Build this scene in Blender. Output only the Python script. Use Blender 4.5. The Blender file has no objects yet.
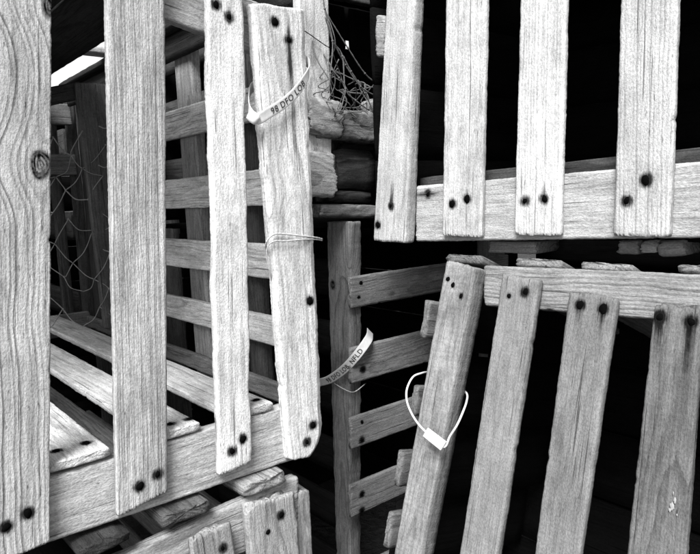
import bpy, bmesh, math, random
import numpy as np
from mathutils import Matrix, Vector

scene = bpy.context.scene
COL = scene.collection
# ------------------------------------------------------------------ camera
CAM_AXES = [(0.7667,0.1101,-0.6325),(-0.6408,0.0690,-0.7646),(-0.0405,0.9915,0.1234)]
cd = bpy.data.cameras.new('camera'); cam = bpy.data.objects.new('camera', cd); COL.objects.link(cam)
cd.sensor_width = 36; cd.sensor_fit = 'HORIZONTAL'; cd.lens = 32.5
cd.clip_start = .01; cd.clip_end = 500
cam.matrix_world = Matrix.Translation((0, 0, .75)) @ Matrix([list(r) for r in CAM_AXES]).to_4x4()
scene.camera = cam
# ------------------------------------------------------------------ daylight (overcast, neutral for a black and white picture)
SUN_EL, SUN_AZ = math.radians(50), math.radians(216)     # azimuth counted from +X, sun stands behind the photographer
w = bpy.data.worlds.new('World'); scene.world = w; w.use_nodes = True
nt = w.node_tree; bgn = nt.nodes['Background']
sky = nt.nodes.new('ShaderNodeTexSky'); sky.sky_type = 'NISHITA'; sky.sun_disc = False
sky.sun_elevation = SUN_EL; sky.sun_rotation = math.radians(90) - SUN_AZ
bw = nt.nodes.new('ShaderNodeRGBToBW')
nt.links.new(sky.outputs[0], bw.inputs[0]); nt.links.new(bw.outputs[0], bgn.inputs[0])
bgn.inputs[1].default_value = .06
sl = bpy.data.lights.new('sun', 'SUN'); sl.energy = 1.5; sl.angle = math.radians(25); sl.color = (1, 1, 1)
so = bpy.data.objects.new('sun', sl); COL.objects.link(so)
sd = Vector((math.cos(SUN_EL)*math.cos(SUN_AZ), math.cos(SUN_EL)*math.sin(SUN_AZ), math.sin(SUN_EL)))
so.rotation_euler = sd.to_track_quat('Z', 'Y').to_euler(); so.location = (-2, -2, 4)
vs = scene.view_settings
vs.view_transform = 'Standard'; vs.look = 'None'; vs.gamma = 1; vs.use_curve_mapping = False
vs.exposure = 2.27
scene.cycles.max_bounces = 6; scene.cycles.diffuse_bounces = 3

# ------------------------------------------------------------------ materials
class N:
    """small helper for node graphs"""
    def __init__(s, name):
        s.m = bpy.data.materials.new(name); s.m.use_nodes = True
        s.t = s.m.node_tree; s.b = s.t.nodes['Principled BSDF']
    def n(s, typ, **k):
        x = s.t.nodes.new(typ)
        for a, v in k.items(): setattr(x, a, v)
        return x
    def put(s, sock, v):
        if hasattr(v, 'links'): s.t.links.new(v, sock)
        else: sock.default_value = v
    def math(s, op, a, b=0., c=0., clamp=False):
        x = s.n('ShaderNodeMath', operation=op, use_clamp=clamp)
        s.put(x.inputs[0], a); s.put(x.inputs[1], b); s.put(x.inputs[2], c)
        return x.outputs[0]
    def ss(s, v, lo, hi):
        x = s.n('ShaderNodeMapRange', interpolation_type='SMOOTHSTEP')
        s.put(x.inputs[0], v); x.inputs[1].default_value = lo; x.inputs[2].default_value = hi
        return x.outputs[0]
    def attr(s, name):
        return s.n('ShaderNodeAttribute', attribute_name=name).outputs['Fac']
    def noise(s, vec, scale, detail=3, rough=.55, dims='3D', w=None):
        x = s.n('ShaderNodeTexNoise', noise_dimensions=dims)
        if vec is not None: s.put(x.inputs['Vector'], vec)
        if w is not None: s.put(x.inputs['W'], w)
        x.inputs['Scale'].default_value = scale; x.inputs['Detail'].default_value = detail
        x.inputs['Roughness'].default_value = rough
        return x.outputs[0]

def wood_material():
    g = N('weathered_wood')
    tc = g.n('ShaderNodeTexCoord').outputs['Object']
    oi = g.n('ShaderNodeObjectInfo')
    sep = g.n('ShaderNodeSeparateColor'); g.put(sep.inputs[0], oi.outputs['Color'])
    tone, contrast, saw = sep.outputs[0], sep.outputs[1], sep.outputs[2]
    rnd = oi.outputs['Random']; fib = oi.outputs['Alpha']
    off = g.n('ShaderNodeCombineXYZ')
    g.put(off.inputs[0], g.math('MULTIPLY', rnd, 7.3)); g.put(off.inputs[1], g.math('MULTIPLY', rnd, 3.1)); g.put(off.inputs[2], g.math('MULTIPLY', rnd, 11.7))
    add = g.n('ShaderNodeVectorMath', operation='ADD'); g.put(add.inputs[0], tc); g.put(add.inputs[1], off.outputs[0])
    P = add.outputs[0]
    def scaled(x, y, z):
        m = g.n('ShaderNodeVectorMath', operation='MULTIPLY'); g.put(m.inputs[0], P); m.inputs[1].default_value = (x, y, z)
        return m.outputs[0]
    ring = g.attr('ring'); stain = g.attr('stain'); knot = g.attr('knot')
    # late wood lines at each growth ring, uneven from ring to ring
    jit = g.noise(scaled(8, 90, 90), 1., 3)
    rr = g.math('ADD', ring, g.math('MULTIPLY', g.math('SUBTRACT', jit, .5), .5))
    s = g.math('FRACT', rr)
    late = g.math('MULTIPLY', g.ss(s, .25, .86), g.math('SUBTRACT', 1., g.ss(s, .88, 1.)))
    amp = g.noise(None, .63, 1, dims='1D', w=g.math('ADD', rr, g.math('MULTIPLY', rnd, 40.)))
    late = g.math('MULTIPLY', late, g.ss(amp, .25, .7))
    fibre = g.noise(scaled(9, 420, 420), 1., 5, .7)
    fine = g.noise(scaled(70, 900, 900), 1., 3, .7)
    checks = g.ss(g.noise(scaled(7, 380, 380), 1., 3, .5), .64, .70)
    flecks = g.ss(g.noise(scaled(65, 430, 430), 1., 3, .6), .64, .74)
    mott = g.noise(scaled(13, 28, 28), 1., 4, .6)
    blot = g.noise(scaled(45, 90, 90), 1., 4, .65)
    grime = g.ss(g.noise(scaled(7, 26, 26), 1., 6, .72), .50, .72)
    streak = g.ss(g.noise(scaled(5, 110, 110), 1., 4, .6), .55, .75)
    grit = g.ss(g.noise(scaled(380, 620, 620), 1., 2, .7), .30, .66)
    sawm = g.noise(scaled(260, 35, 35), 1., 3, .65)
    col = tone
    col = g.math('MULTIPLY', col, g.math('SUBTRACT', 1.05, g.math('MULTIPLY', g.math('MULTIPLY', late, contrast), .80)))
    col = g.math('MULTIPLY', col, g.math('SUBTRACT', 1.08, g.math('MULTIPLY', g.math('SUBTRACT', 1., g.ss(fibre, .28, .66)), g.math('MULTIPLY', fib, .62))))
    col = g.math('MULTIPLY', col, g.math('SUBTRACT', 1.06, g.math('MULTIPLY', g.math('SUBTRACT', 1., g.ss(fine, .25, .62)), g.math('ADD', .14, g.math('MULTIPLY', fib, .22)))))
    col = g.math('MULTIPLY', col, g.math('ADD', .58, g.math('MULTIPLY', mott, .84)))
    col = g.math('MULTIPLY', col, g.math('ADD', .66, g.math('MULTIPLY', blot, .68)))
    col = g.math('MULTIPLY', col, g.math('SUBTRACT', 1., g.math('MULTIPLY', grime, .36)))
    col = g.math('MULTIPLY', col, g.math('SUBTRACT', 1.04, g.math('MULTIPLY', streak, .26)))
    col = g.math('MULTIPLY', col, g.math('ADD', .80, g.math('MULTIPLY', grit, .32)))
    sm = g.math('MULTIPLY', g.math('SUBTRACT', sawm, .5), saw)
    col = g.math('MULTIPLY', col, g.math('ADD', 1., g.math('MULTIPLY', sm, .7)))
    col = g.math('MULTIPLY', col, g.math('SUBTRACT', 1., g.math('MULTIPLY', checks, .62)))
    col = g.math('MULTIPLY', col, g.math('SUBTRACT', 1., g.math('MULTIPLY', flecks, .55)))
    kr = g.ss(g.noise(scaled(160, 160, 160), 1., 3, .6), .3, .7)
    col = g.math('MULTIPLY', col, g.math('SUBTRACT', 1., g.math('MULTIPLY', knot, g.math('ADD', .66, g.math('MULTIPLY', kr, .3)))))
    sn = g.ss(g.math('ADD', stain, g.math('ADD', g.math('MULTIPLY', g.math('SUBTRACT', fibre, .5), 1.5), g.math('MULTIPLY', g.math('SUBTRACT', blot, .5), .9))), .22, 1.0)
    sn = g.math('MULTIPLY', sn, g.ss(stain, .04, .35))
    col = g.math('MULTIPLY', col, g.math('SUBTRACT', 1., g.math('MULTIPLY', sn, .95)), clamp=True)
    col = g.math('MULTIPLY', col, g.attr('shaded_side'))  # side faces darkened in the colour, standing in for their shade
    rgb = g.n('ShaderNodeCombineColor')
    for i in range(3): g.put(rgb.inputs[i], col)
    g.put(g.b.inputs['Base Color'], rgb.outputs[0])
    g.b.inputs['Roughness'].default_value = .88
    g.b.inputs['Specular IOR Level'].default_value = .06
    h = g.math('MULTIPLY', g.math('MULTIPLY', late, contrast), .7)
    h = g.math('ADD', h, g.math('MULTIPLY', g.math('MULTIPLY', fibre, fib), 1.1))
    h = g.math('ADD', h, g.math('MULTIPLY', sm, 1.2))
    h = g.math('SUBTRACT', h, g.math('MULTIPLY', checks, 1.6))
    h = g.math('SUBTRACT', h, g.math('MULTIPLY', flecks, .8))
    h = g.math('ADD', h, g.math('MULTIPLY', blot, .8))
    h = g.math('ADD', h, g.math('MULTIPLY', grit, .45))
    bp = g.n('ShaderNodeBump'); bp.inputs['Strength'].default_value = .5; bp.inputs['Distance'].default_value = .0009
    g.put(bp.inputs['Height'], h); g.put(g.b.inputs['Normal'], bp.outputs[0])
    return g.m
WOOD = wood_material()

def plain(name, albedo, rough=.6, var=.3, scale=300, bump=.0003, spec=.3):
    g = N(name); tc = g.n('ShaderNodeTexCoord').outputs['Object']
    n = g.noise(tc, scale, 4, .6)
    c = g.math('MULTIPLY', g.math('ADD', 1-var/2, g.math('MULTIPLY', n, var)), albedo)
    rgb = g.n('ShaderNodeCombineColor')
    for i in range(3): g.put(rgb.inputs[i], c)
    g.put(g.b.inputs['Base Color'], rgb.outputs[0]); g.b.inputs['Roughness'].default_value = rough
    g.b.inputs['Specular IOR Level'].default_value = spec
    bp = g.n('ShaderNodeBump'); bp.inputs['Distance'].default_value = bump; g.put(bp.inputs['Height'], n); g.put(g.b.inputs['Normal'], bp.outputs[0])
    return g.m
IRON = plain('rusty_iron', .0035, .95, .8, 900, .0006, .0)
PLASTIC = plain('white_plastic', .64, .42, .34, 260, .0001, .4)
PLASTIC_GREY = plain('grey_plastic', .68, .45, .6, 240, .0001, .4)
PRINT = plain('black_print', .03, .6, .8, 700, .00005)
TWINE = plain('pale_twine', .50, .9, .7, 900, .0006, .1)
TWINE_DARK = plain('weathered_twine', .13, .9, .7, 900, .0006, .1)
TWINE_NET = plain('trap_twine', .24, .9, .7, 900, .0006, .1)
GROUND = plain('dark_gravel', .045, .95, 1.2, 60, .02, .1)
SCUFF = plain('white_paint', .30, .9, .9, 900, .0003, .1)

# ------------------------------------------------------------------ helpers
def tag(o, label, cat, group=None):
    o['label'] = label; o['category'] = cat
    if group: o['group'] = group
    return o
def empty(name, loc, label, cat, group=None):
    o = bpy.data.objects.new(name, None); COL.objects.link(o); o.location = loc
    o.empty_display_size = .05
    return tag(o, label, cat, group)
def parent(o, p):
    """make o a child of p, o keeps the world placement it was given"""
    mw = o.matrix_basis.copy()
    o.parent = p
    o.matrix_basis = WORLD[p.name].inverted() @ mw
    WORLD[o.name] = mw
WORLD = {}
GROUP = 'wooden lobster traps in the stack'
def trap(loc, label):
    o = empty('lobster_trap', loc, label, 'lobster trap', GROUP)
    WORLD[o.name] = Matrix.Translation(loc)
    return o
TRAPS = {
 'left': trap((.15, 1.05, .45), 'big pale slatted wooden trap at the left with long floor slats seen inside it'),
 'upper': trap((.80, .15, .69), 'whitest wooden trap at upper right with broad upright slats over a black inside'),
 'lower': trap((.75, .15, .08), 'greyer wooden trap at lower right whose upright slats lean over'),
 'middle': trap((.83, 1.0, .0), 'dark narrow-looking wooden trap standing deep in the gap, short level slats nailed to its post'),
 'weathered': trap((.80, 1.0, .70), 'most decayed wooden trap behind the gap with crumbling slat ends and torn netting'),
 'under': trap((.15, 1.0, .0), 'wooden trap with frayed slat tops lying underneath the big left trap'),
 'rear': trap((.0, 1.8, .01), 'dark wooden trap standing behind the netting inside the left trap'),
 'light_block': trap((1.5, .05, .03), 'closed near-black light blocker added unseen behind the two right traps'),
 'far': trap((.9, 1.8, .01), 'dark wooden trap added to block light, glimpsed through the side slats of the left trap'),
}

_seed = [11]
def smooth_noise(x, rng, wl):
    """sum of a few sines: a smooth wandering line of about unit size"""
    v = np.zeros_like(x)
    for k in range(5):
        f = (1.55**k) / wl
        v += np.sin(2*math.pi*f*x + rng.uniform(0, 6.28)) * rng.uniform(.4, 1.) / (1.35**k)
    return v / 1.8

def board(tr, name, A, ax, nv, quad, t, tone, contrast, freq, nails=(), knots=(), pith=(.012, -.04), wob=.0015,
          wave=.00035, saw=.25, ragged=.0006, rnd=.0016, tilt=.02, cut=None, bev=None, fib=.6, rot=0, side_shade=.92, res=1.):
    _seed[0] += 1
    rng = random.Random(_seed[0]*7919); nrg = np.random.RandomState(_seed[0])
    (xa, ya), (xb, yb), (xc, yc), (xd, yd) = quad
    L = (xc + xd - xa - xb)/2; W = max(yb-ya, yd-yc)
    fine = tone > .09
    if tone < .03: wave = 0; ragged = .0003
    sx = .0028*res if fine else .02
    sy = .0018*res if fine else .012
    nl = max(4, int(L/sx)); nw = max(3, int(W/sy)) if fine else 4
    # cross-section: (v in 0..1 across, depth 0 front .. 1 back), going round
    r = min(rnd, t*.45, W*.3)
    ring = []
    for i in range(nw+1): ring.append((i/nw, 0., 0))
    for k in (1, 2): ring.append((1., k/3., 1))
    nb = max(3, nw//3)
    for i in range(nb+1): ring.append((1-i/nb, 1., 2))
    for k in (1, 2): ring.append((0., 1-k/3., 3))
    m = len(ring)
    u = np.linspace(0, 1, nl+1); xs = u*L
    er = smooth_noise(xs, rng, .22)*wave + smooth_noise(xs, rng, .03)*wave*.12 + nrg.normal(0, .00010, nl+1)
    el = smooth_noise(xs, rng, .26)*wave + smooth_noise(xs, rng, .035)*wave*.12 + nrg.normal(0, .00012, nl+1)
    cup = smooth_noise(xs, rng, .25)*wave*.5
    for _ in range(int(L*12) if tone > .03 else 0):                      # small nicks along the edges
        x0 = rng.uniform(0, L); wd = rng.uniform(.0015, .005); dp = rng.choice((.0003, .0004, .0006, .0014))
        b = dp*np.exp(-((xs-x0)/wd)**2)
        if rng.random() < .5: er -= b
        else: el += b
    # uneven sawn or broken ends
    def endshape(vv, seed):
        rg = np.random.RandomState(seed)
        f = np.zeros_like(vv)
        for k in range(1, 7): f += np.sin(vv*k*5.1 + rg.uniform(0, 6.28))*rg.uniform(.3, 1)/k**.6
        return f*ragged + rg.normal(0, ragged*.5, vv.shape)
    vv = np.array([p[0] for p in ring]); dd = np.array([p[1] for p in ring])
    e0 = endshape(vv + dd*.3, _seed[0]*3+1); e1 = endshape(vv + dd*.3, _seed[0]*3+2)
    Uq, Vq = np.meshgrid(u, vv, indexing='ij'); Dq = np.meshgrid(u, dd, indexing='ij')[1]
    X0 = xa + (xb-xa)*Vq; X1 = xc + (xd-xc)*Vq
    Xg = X0 + (X1-X0)*Uq
    yl = (ya + (yc-ya)*u + el); yr = (yb + (yd-yb)*u + er)
    if cut:                                          # a worn away corner at the far end: (side, length, depth)
        side, cl, cdp = cut
        q = np.clip((xs - (L-cl))/cl, 0, 1)**2*cdp
        if side > 0: yr = yr - q
        else: yl = yl + q
    # rounded long edges: the front and back rows pull in near the edge
    Yg = yl[:, None] + (yr-yl)[:, None]*Vq
    Zg = -t*Dq + cup[:, None]*(1-Dq)
    wloc = (yr-yl)[:, None]
    edge = np.minimum(Vq, 1-Vq)*wloc
    rvar = (r*(1 + .45*smooth_noise(xs, rng, .06)))[:, None]
    rvar = np.clip(rvar, r*.3, r*2)
    k = np.clip(1 - edge/rvar, 0, 1)
    isf = (Dq == 0); isb = (Dq == 1)
    drop = np.minimum(rvar*(1-np.sqrt(np.clip(1-k*k, 0, 1)))*.9, t*.3)
    Zg = np.where(isf, Zg-np.minimum(drop, t*.35), Zg); Zg = np.where(isb, Zg+np.minimum(drop, t*.35), Zg)
    if bev:                                          # a planed-off right-hand corner
        bw_, bd_ = bev
        kk = np.clip((bw_*(1+.25*smooth_noise(xs, rng, .2))[:, None]-(1-Vq)*wloc)/bw_, 0, 1)
        Zg = np.where(isf | (np.abs(Vq-1) < 1e-6), Zg - kk*bd_*(1-Dq), Zg)
    # the side rows sit between the front and the back edge
    fr_, br_ = nw, nw+3
    for k in (1, 2):
        Zg[:, nw+k] = Zg[:, fr_] + (Zg[:, br_]-Zg[:, fr_])*k/3.
        Zg[:, m-3+k] = Zg[:, nw+3+nb] + (Zg[:, 0]-Zg[:, nw+3+nb])*k/3.
    # uneven ends
    fade = np.exp(-xs/.005)[:, None]; fadeb = np.exp(-(L-xs)/.005)[:, None]
    Xg = Xg + e0[None, :]*fade + e1[None, :]*fadeb
    # eased ends
    for row, sgn in ((0, 1), (nl, -1)):
        yc0 = Yg[row].mean(); zc0 = Zg[row].mean()
        Yg[row] = yc0 + (Yg[row]-yc0)*(1-.0014/max(W, .01)); Zg[row] = zc0 + (Zg[row]-zc0)*(1-min(.25, .0014/t))
    if rot:                                          # lumpy, crumbling surface of rotten wood
        ya_, za_ = Yg.mean(1, keepdims=True), Zg.mean(1, keepdims=True)
        ang = np.arctan2(Zg-za_, Yg-ya_)
        f_ = np.zeros_like(Xg)
        for k_ in range(14):
            q_ = 40*1.28**k_
            f_ += np.sin(Xg*q_*rng.uniform(.7, 1.3)+rng.uniform(0, 6.28)+rng.choice((-2, -1, 1, 2, 3))*ang)*np.sin(Zg*q_*1.7+Yg*q_+rng.uniform(0, 6.28))/(1.16**k_)
        Yg = ya_ + (Yg-ya_)*(1+rot*.10*f_); Zg = za_ + (Zg-za_)*(1+rot*.10*f_)
    V = np.stack([Xg, Yg, Zg], -1).reshape(-1, 3)
    F = []
    for i in range(nl):
        a = i*m; b = a+m
        for j in range(m):
            j2 = (j+1) % m
            F.append((a+j, a+j2, b+j2, b+j))
    ne = len(V)
    extra = []
    for row, flip in ((0, 0), (nl, 1)):              # end grain caps
        base = np.stack([Xg[row], Yg[row], Zg[row]], -1); c = base.mean(0)
        prev = [row*m+j for j in range(m)]
        for s in (.66, .33):
            cur = []
            for j in range(m):
                p = c + (base[j]-c)*s; p[0] = base[j][0]*s + c[0]*(1-s) + nrg.normal(0, ragged*.3) + (-1 if row == 0 else 1)*.0006
                cur.append(ne+len(extra)); extra.append(p)
            for j in range(m):
                j2 = (j+1) % m
                q = (prev[j], cur[j], cur[j2], prev[j2])
                F.append(q if not flip else q[::-1])
            prev = cur
        ci = ne+len(extra); extra.append(c + np.array([(-1 if row == 0 else 1)*.0007, 0, 0]))
        for j in range(m):
            j2 = (j+1) % m
            q = (prev[j], ci, prev[j2]); F.append(q if not flip else q[::-1])
    V = np.vstack([V, np.array(extra)])
    # growth rings: distance from a wandering pith line, bent round the knots
    x, y, z = V[:, 0], V[:, 1].copy(), V[:, 2]
    kn = np.zeros(len(V))
    for (kx, ky, kr, ks) in knots:
        dx = (x-kx); dy = (V[:, 1]-ky)
        sh = (kr+ks)*np.exp(-(dx/(kr*3.6))**2)*dy/(np.abs(dy)+kr*.8)
        y = y - sh
        dist = np.sqrt((dx/1.35)**2 + dy**2) + kr*.07*np.sin(dx*260+1.)+kr*.05*np.sin(dy*420)
        rim = np.exp(-((dist-kr*.82)/(kr*.20))**2)
        an_ = np.arctan2(dy, dx/1.35)
        core = np.clip((kr*.9-dist)/(kr*.3), 0, 1)*(.55+.22*np.sin(dist*2600+.8*np.sin(3*an_))+.5*np.clip(np.sin(an_*2+.9)*6-5, 0, 1))
        kn = np.maximum(kn, np.clip(rim*.95+core*1.45, 0, 1.2)*(ks > 0))
    pyy = pith[0]*rng.choice((-1, 1)) + smooth_noise(x, rng, .35)*wob*1.6 + tilt*(x-L/2)*.35
    pzz = pith[1] + smooth_noise(x, rng, .30)*wob + tilt*(x-L*.4)
    rad = np.sqrt((y-pyy)**2*1. + (z-pzz)**2) + .0004*smooth_noise(x*1.+y*9, rng, .03)
    ringv = rad*freq
    st = np.zeros(len(V))
    for nl_ in nails:
        nu, nvv, kind = nl_[:3]; ln = nl_[3] if len(nl_) > 3 else .012
        dx = x-nu; dy = V[:, 1]-nvv; d = np.sqrt(dx*dx+dy*dy)
        st = np.maximum(st, np.clip(np.exp(-(d/(.0068 if kind != 9 else .0042))**2)*1.5, 0, 1)*(1. if kind != 9 else .7))
        if kind in (1, 2, 3, 4, 5):
            sg = -1 if kind in (2,) else 1
            tt = np.clip(dx*sg, 0, None)/ln
            wd = .0042 + .0012*tt if kind in (1, 2, 4) else .0055
            st = np.maximum(st, np.exp(-(dy/wd)**2)*np.exp(-tt*.9)*(dx*sg > 0)*(1.1 if kind != 1 else .6))
            if kind == 3: st = np.maximum(st, np.exp(-(dy/.004)**2)*np.exp(-(dx/.024)**2))
    st = np.where(z > -t*.6, st, 0)
    sd_ = np.ones(len(V)); cols_ = np.ones((nl+1, m)); cols_[:, nw+1:nw+3] = side_shade; cols_[:, m-2:] = side_shade  # painted shade on the long side faces of the board
    cols_[:, nw] = (1+side_shade)/2; cols_[:, 0] = (1+side_shade)/2
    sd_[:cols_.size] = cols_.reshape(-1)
    me = bpy.data.meshes.new(name)
    me.from_pydata(V.tolist(), [], F); me.update()
    for an, av in (('ring', ringv), ('stain', st), ('knot', kn), ('shaded_side', sd_)):
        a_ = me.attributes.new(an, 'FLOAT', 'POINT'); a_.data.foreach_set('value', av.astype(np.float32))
    me.polygons.foreach_set('use_smooth', [True]*len(me.polygons))
    me.materials.append(WOOD)
    o = bpy.data.objects.new(name, me); COL.objects.link(o)
    xv = Vector(ax); zv = Vector(nv); yv = zv.cross(xv)
    M = Matrix((xv, yv, zv)).transposed().to_4x4(); M.translation = Vector(A)
    o.matrix_basis = M
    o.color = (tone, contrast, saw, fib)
    parent(o, TRAPS[tr])
    for q in nails: nail(o, M, q[0], q[1], q[2])
    return o

def nail(bo, M, u, v, kind):
    """a rusty nail head driven slightly below the surface, with its ragged rim"""
    rg = random.Random(int(u*1e5)*31+int(v*1e5))
    R0 = rg.uniform(.0024, .0040) if kind != 9 else rg.uniform(.0021, .0027)
    bm = bmesh.new(); n = 18; rings = []
    sq = rg.uniform(1., 1.45)
    ph = [rg.uniform(0, 6.28) for _ in range(3)]
    jit = [1+.09*math.sin(2*6.2832*i/n+ph[0])+.06*math.sin(3*6.2832*i/n+ph[1])+.03*math.sin(5*6.2832*i/n+ph[2]) for i in range(n)]
    for (rr, z) in ((1.15, -.0004), (1.05, .0005), (.8, .0006), (.6, .0012), (.3, .0015)):
        rings.append([bm.verts.new((math.cos(6.2832*i/n)*R0*rr*jit[i]*sq, math.sin(6.2832*i/n)*R0*rr*jit[i], z)) for i in range(n)])
    for a, b in zip(rings, rings[1:]):
        for i in range(n): bm.faces.new((a[i], a[(i+1) % n], b[(i+1) % n], b[i]))
    bm.faces.new(rings[-1])
    # shank into the wood
    low = [bm.verts.new((math.cos(6.2832*i/n)*.0012, math.sin(6.2832*i/n)*.0012, -.006)) for i in range(n)]
    for i in range(n): bm.faces.new((rings[0][(i+1) % n], rings[0][i], low[i], low[(i+1) % n]))
    bm.normal_update()
    me = bpy.data.meshes.new('nail'); bm.to_mesh(me); bm.free()
    for p in me.polygons: p.use_smooth = True
    me.materials.append(IRON)
    o = bpy.data.objects.new('nail', me); COL.objects.link(o)
    o.matrix_basis = M @ Matrix.Translation((u, v, rg.uniform(-.0006, .0002))) @ Matrix.Rotation(rg.uniform(-.5, .5), 4, 'Z') @ Matrix.Rotation(rg.uniform(-.16, .16), 4, 'X')
    parent(o, bo)

def spline(pts, n):
    """Catmull-Rom through the points"""
    P = [Vector(p) for p in pts]; P = [P[0]*2-P[1]] + P + [P[-1]*2-P[-2]]
    out = []
    for i in range(1, len(P)-2):
        for k in range(n):
            t = k/n; a, b, c, d = P[i-1], P[i], P[i+1], P[i+2]
            out.append(.5*((2*b)+(c-a)*t+(2*a-5*b+4*c-d)*t*t+(3*b-a-3*c+d)*t**3))
    out.append(P[-2].copy())
    return out

def tube_bm(bm, pts, r, sides=6, twist=0.):
    pts = [Vector(p) for p in pts]
    prev = None; ref = Vector((.3, .2, .93))
    for i, p in enumerate(pts):
        tg = (pts[min(i+1, len(pts)-1)]-pts[max(i-1, 0)]).normalized()
        a = tg.cross(ref)
        if a.length < .05: a = tg.cross(Vector((1, 0, 0)))
        a.normalize(); b = tg.cross(a)
        rad = r*(1+.18*math.sin(i*2.1)) if twist else r
        cur = [bm.verts.new(p + (a*math.cos(6.2832*k/sides+twist*i) + b*math.sin(6.2832*k/sides+twist*i))*rad) for k in range(sides)]
        if prev:
            for k in range(sides): bm.faces.new((prev[k], prev[(k+1) % sides], cur[(k+1) % sides], cur[k]))
        else: bm.faces.new(cur[::-1])
        prev = cur
    bm.faces.new(prev)
def mesh_obj(name, bm, mat, loc=(0, 0, 0), smooth=True):
    """link a bmesh that is in world coordinates as an object whose origin is loc"""
    bmesh.ops.translate(bm, verts=bm.verts, vec=-Vector(loc))
    bm.normal_update()
    me = bpy.data.meshes.new(name); bm.to_mesh(me); bm.free()
    if smooth:
        for p in me.polygons: p.use_smooth = True
    me.materials.append(mat)
    o = bpy.data.objects.new(name, me); COL.objects.link(o); o.location = loc
    o.matrix_basis = Matrix.Translation(loc)
    WORLD[o.name] = o.matrix_basis.copy()
    return o

# ------------------------------------------------------------------ ground
bm = bmesh.new(); bmesh.ops.create_grid(bm, x_segments=40, y_segments=40, size=40)
for v in bm.verts: v.co.z = random.Random(int(v.co.x*10)*77+int(v.co.y*10)).uniform(-.01, .0)
gnd = mesh_obj('ground', bm, GROUND); gnd['kind'] = 'structure'

# ------------------------------------------------------------------ the traps, board by board
# the near left trap: front slats
board('left','slat',(0.1464,0.6000,0.9737),(-0.0935,0.0000,-0.9956),(0.0000,-1.0000,0.0000),[(0.0101,-0.0320),(-0.0101,0.0320),(0.5338,-0.0310),(0.5221,0.0310)],0.011,0.43,0.8,230,nails=[(0.499, -0.0049, 1), (0.4911, 0.0126, 1)],knots=[(0.1826, 0.0233, 0.0095, 0.01), (0.0463, 0.0313, 0.007, 0.006)],pith=(0.065, 0.02),wob=0.0018,fib=0.75,res=0.42)
board('left','slat',(0.2542,0.6000,0.9968),(-0.0692,0.0000,-0.9976),(0.0000,-1.0000,0.0000),[(0.0082,-0.0285),(-0.0082,0.0285),(0.5489,-0.0257),(0.5364,0.0257)],0.009,0.45,0.4,520,nails=[(0.5235, -0.0034, 0), (0.5159, 0.0153, 0)],pith=(0.05, -0.03),wob=0.001,fib=0.95)
board('left','slat',(0.3465,0.6000,0.9876),(-0.0472,0.0000,-0.9989),(0.0000,-1.0000,0.0000),[(0.0051,-0.0214),(-0.0051,0.0214),(0.5318,-0.0207),(0.5257,0.0207)],0.009,0.58,0.2,420,nails=[(0.0369, -0.0111, 2, 0.025), (0.046, 0.0036, 2, 0.012), (0.508, -0.0042, 0), (0.4977, 0.0098, 0)],pith=(0.02, -0.05),wave=0.0018,wob=0.001,fib=0.45)
board('left','slat',(0.4137,0.6000,0.9619),(0.0120,0.0000,-0.9999),(-0.0000,-1.0000,0.0000),[(0.0015,-0.0369),(-0.0015,0.0369),(0.5141,-0.0281),(0.5217,0.0281)],0.016,0.57,0.35,330,nails=[(0.0174, -0.0091, 1), (0.0344, 0.0081, 3, 0.14), (0.5001, -0.0009, 0), (0.4817, 0.0094, 0), (0.3306, 0.0158, 0)],pith=(0.0, -0.035),wob=0.003,wave=0.001,fib=0.6,cut=(1, 0.034, 0.02),rnd=0.005,bev=(0.01, 0.006),res=0.6)
# the near left trap: rails, floor, side wall, roof
board('left','rail',(0.0469,0.6115,0.4739),(1.0000,0.0000,0.0015),(-0.0000,-1.0000,-0.0000),[(-0.0031,-0.0294),(0.0031,0.0294),(0.3669,-0.0346),(0.3713,0.0346)],0.016,0.42,0.3,600,pith=(0.0, -0.06))
board('left','rail',(0.2527,0.6175,0.9658),(0.9837,0.0000,-0.1798),(-0.0000,-1.0000,0.0000),[(0.0022,-0.0231),(-0.0022,0.0231),(0.2039,-0.0295),(0.1969,0.0295)],0.012,0.3,0.5,400)
board('left','floor_slat',(0.1630,0.6100,0.5190),(0.0000,1.0000,0.0000),(0.0000,0.0000,1.0000),[(0.0000,-0.0290),(0.0000,0.0290),(0.8800,-0.0290),(0.8800,0.0290)],0.01,0.58,0.4,350,nails=[(0.0286, 0.0127, 0), (0.0285, -0.0154, 0)])
board('left','floor_slat',(0.2620,0.6100,0.5190),(0.0000,1.0000,0.0000),(0.0000,0.0000,1.0000),[(0.0000,-0.0260),(0.0000,0.0260),(0.8800,-0.0260),(0.8800,0.0260)],0.01,0.58,0.4,350,nails=[(0.018, -0.0001, 0), (0.0175, -0.0217, 0)])
board('left','floor_slat',(0.3525,0.6100,0.5190),(0.0000,1.0000,0.0000),(0.0000,0.0000,1.0000),[(0.0000,-0.0285),(0.0000,0.0285),(0.8800,-0.0285),(0.8800,0.0285)],0.01,0.55,0.4,350,nails=[(0.02, -0.0175, 0)])
board('left','floor_slat',(-0.1100,0.6125,0.5190),(0.0000,1.0000,0.0000),(0.0000,0.0000,1.0000),[(0.0000,-0.0300),(0.0000,0.0300),(0.8775,-0.0300),(0.8775,0.0300)],0.01,0.42,0.4,350)
board('left','floor_slat',(-0.0150,0.6125,0.5190),(0.0000,1.0000,0.0000),(0.0000,0.0000,1.0000),[(0.0000,-0.0350),(0.0000,0.0350),(0.8775,-0.0350),(0.8775,0.0350)],0.01,0.42,0.4,350)
board('left','floor_slat',(0.0750,0.6125,0.5190),(0.0000,1.0000,0.0000),(0.0000,0.0000,1.0000),[(0.0000,-0.0300),(0.0000,0.0300),(0.8775,-0.0300),(0.8775,0.0300)],0.01,0.42,0.4,350)
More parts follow.
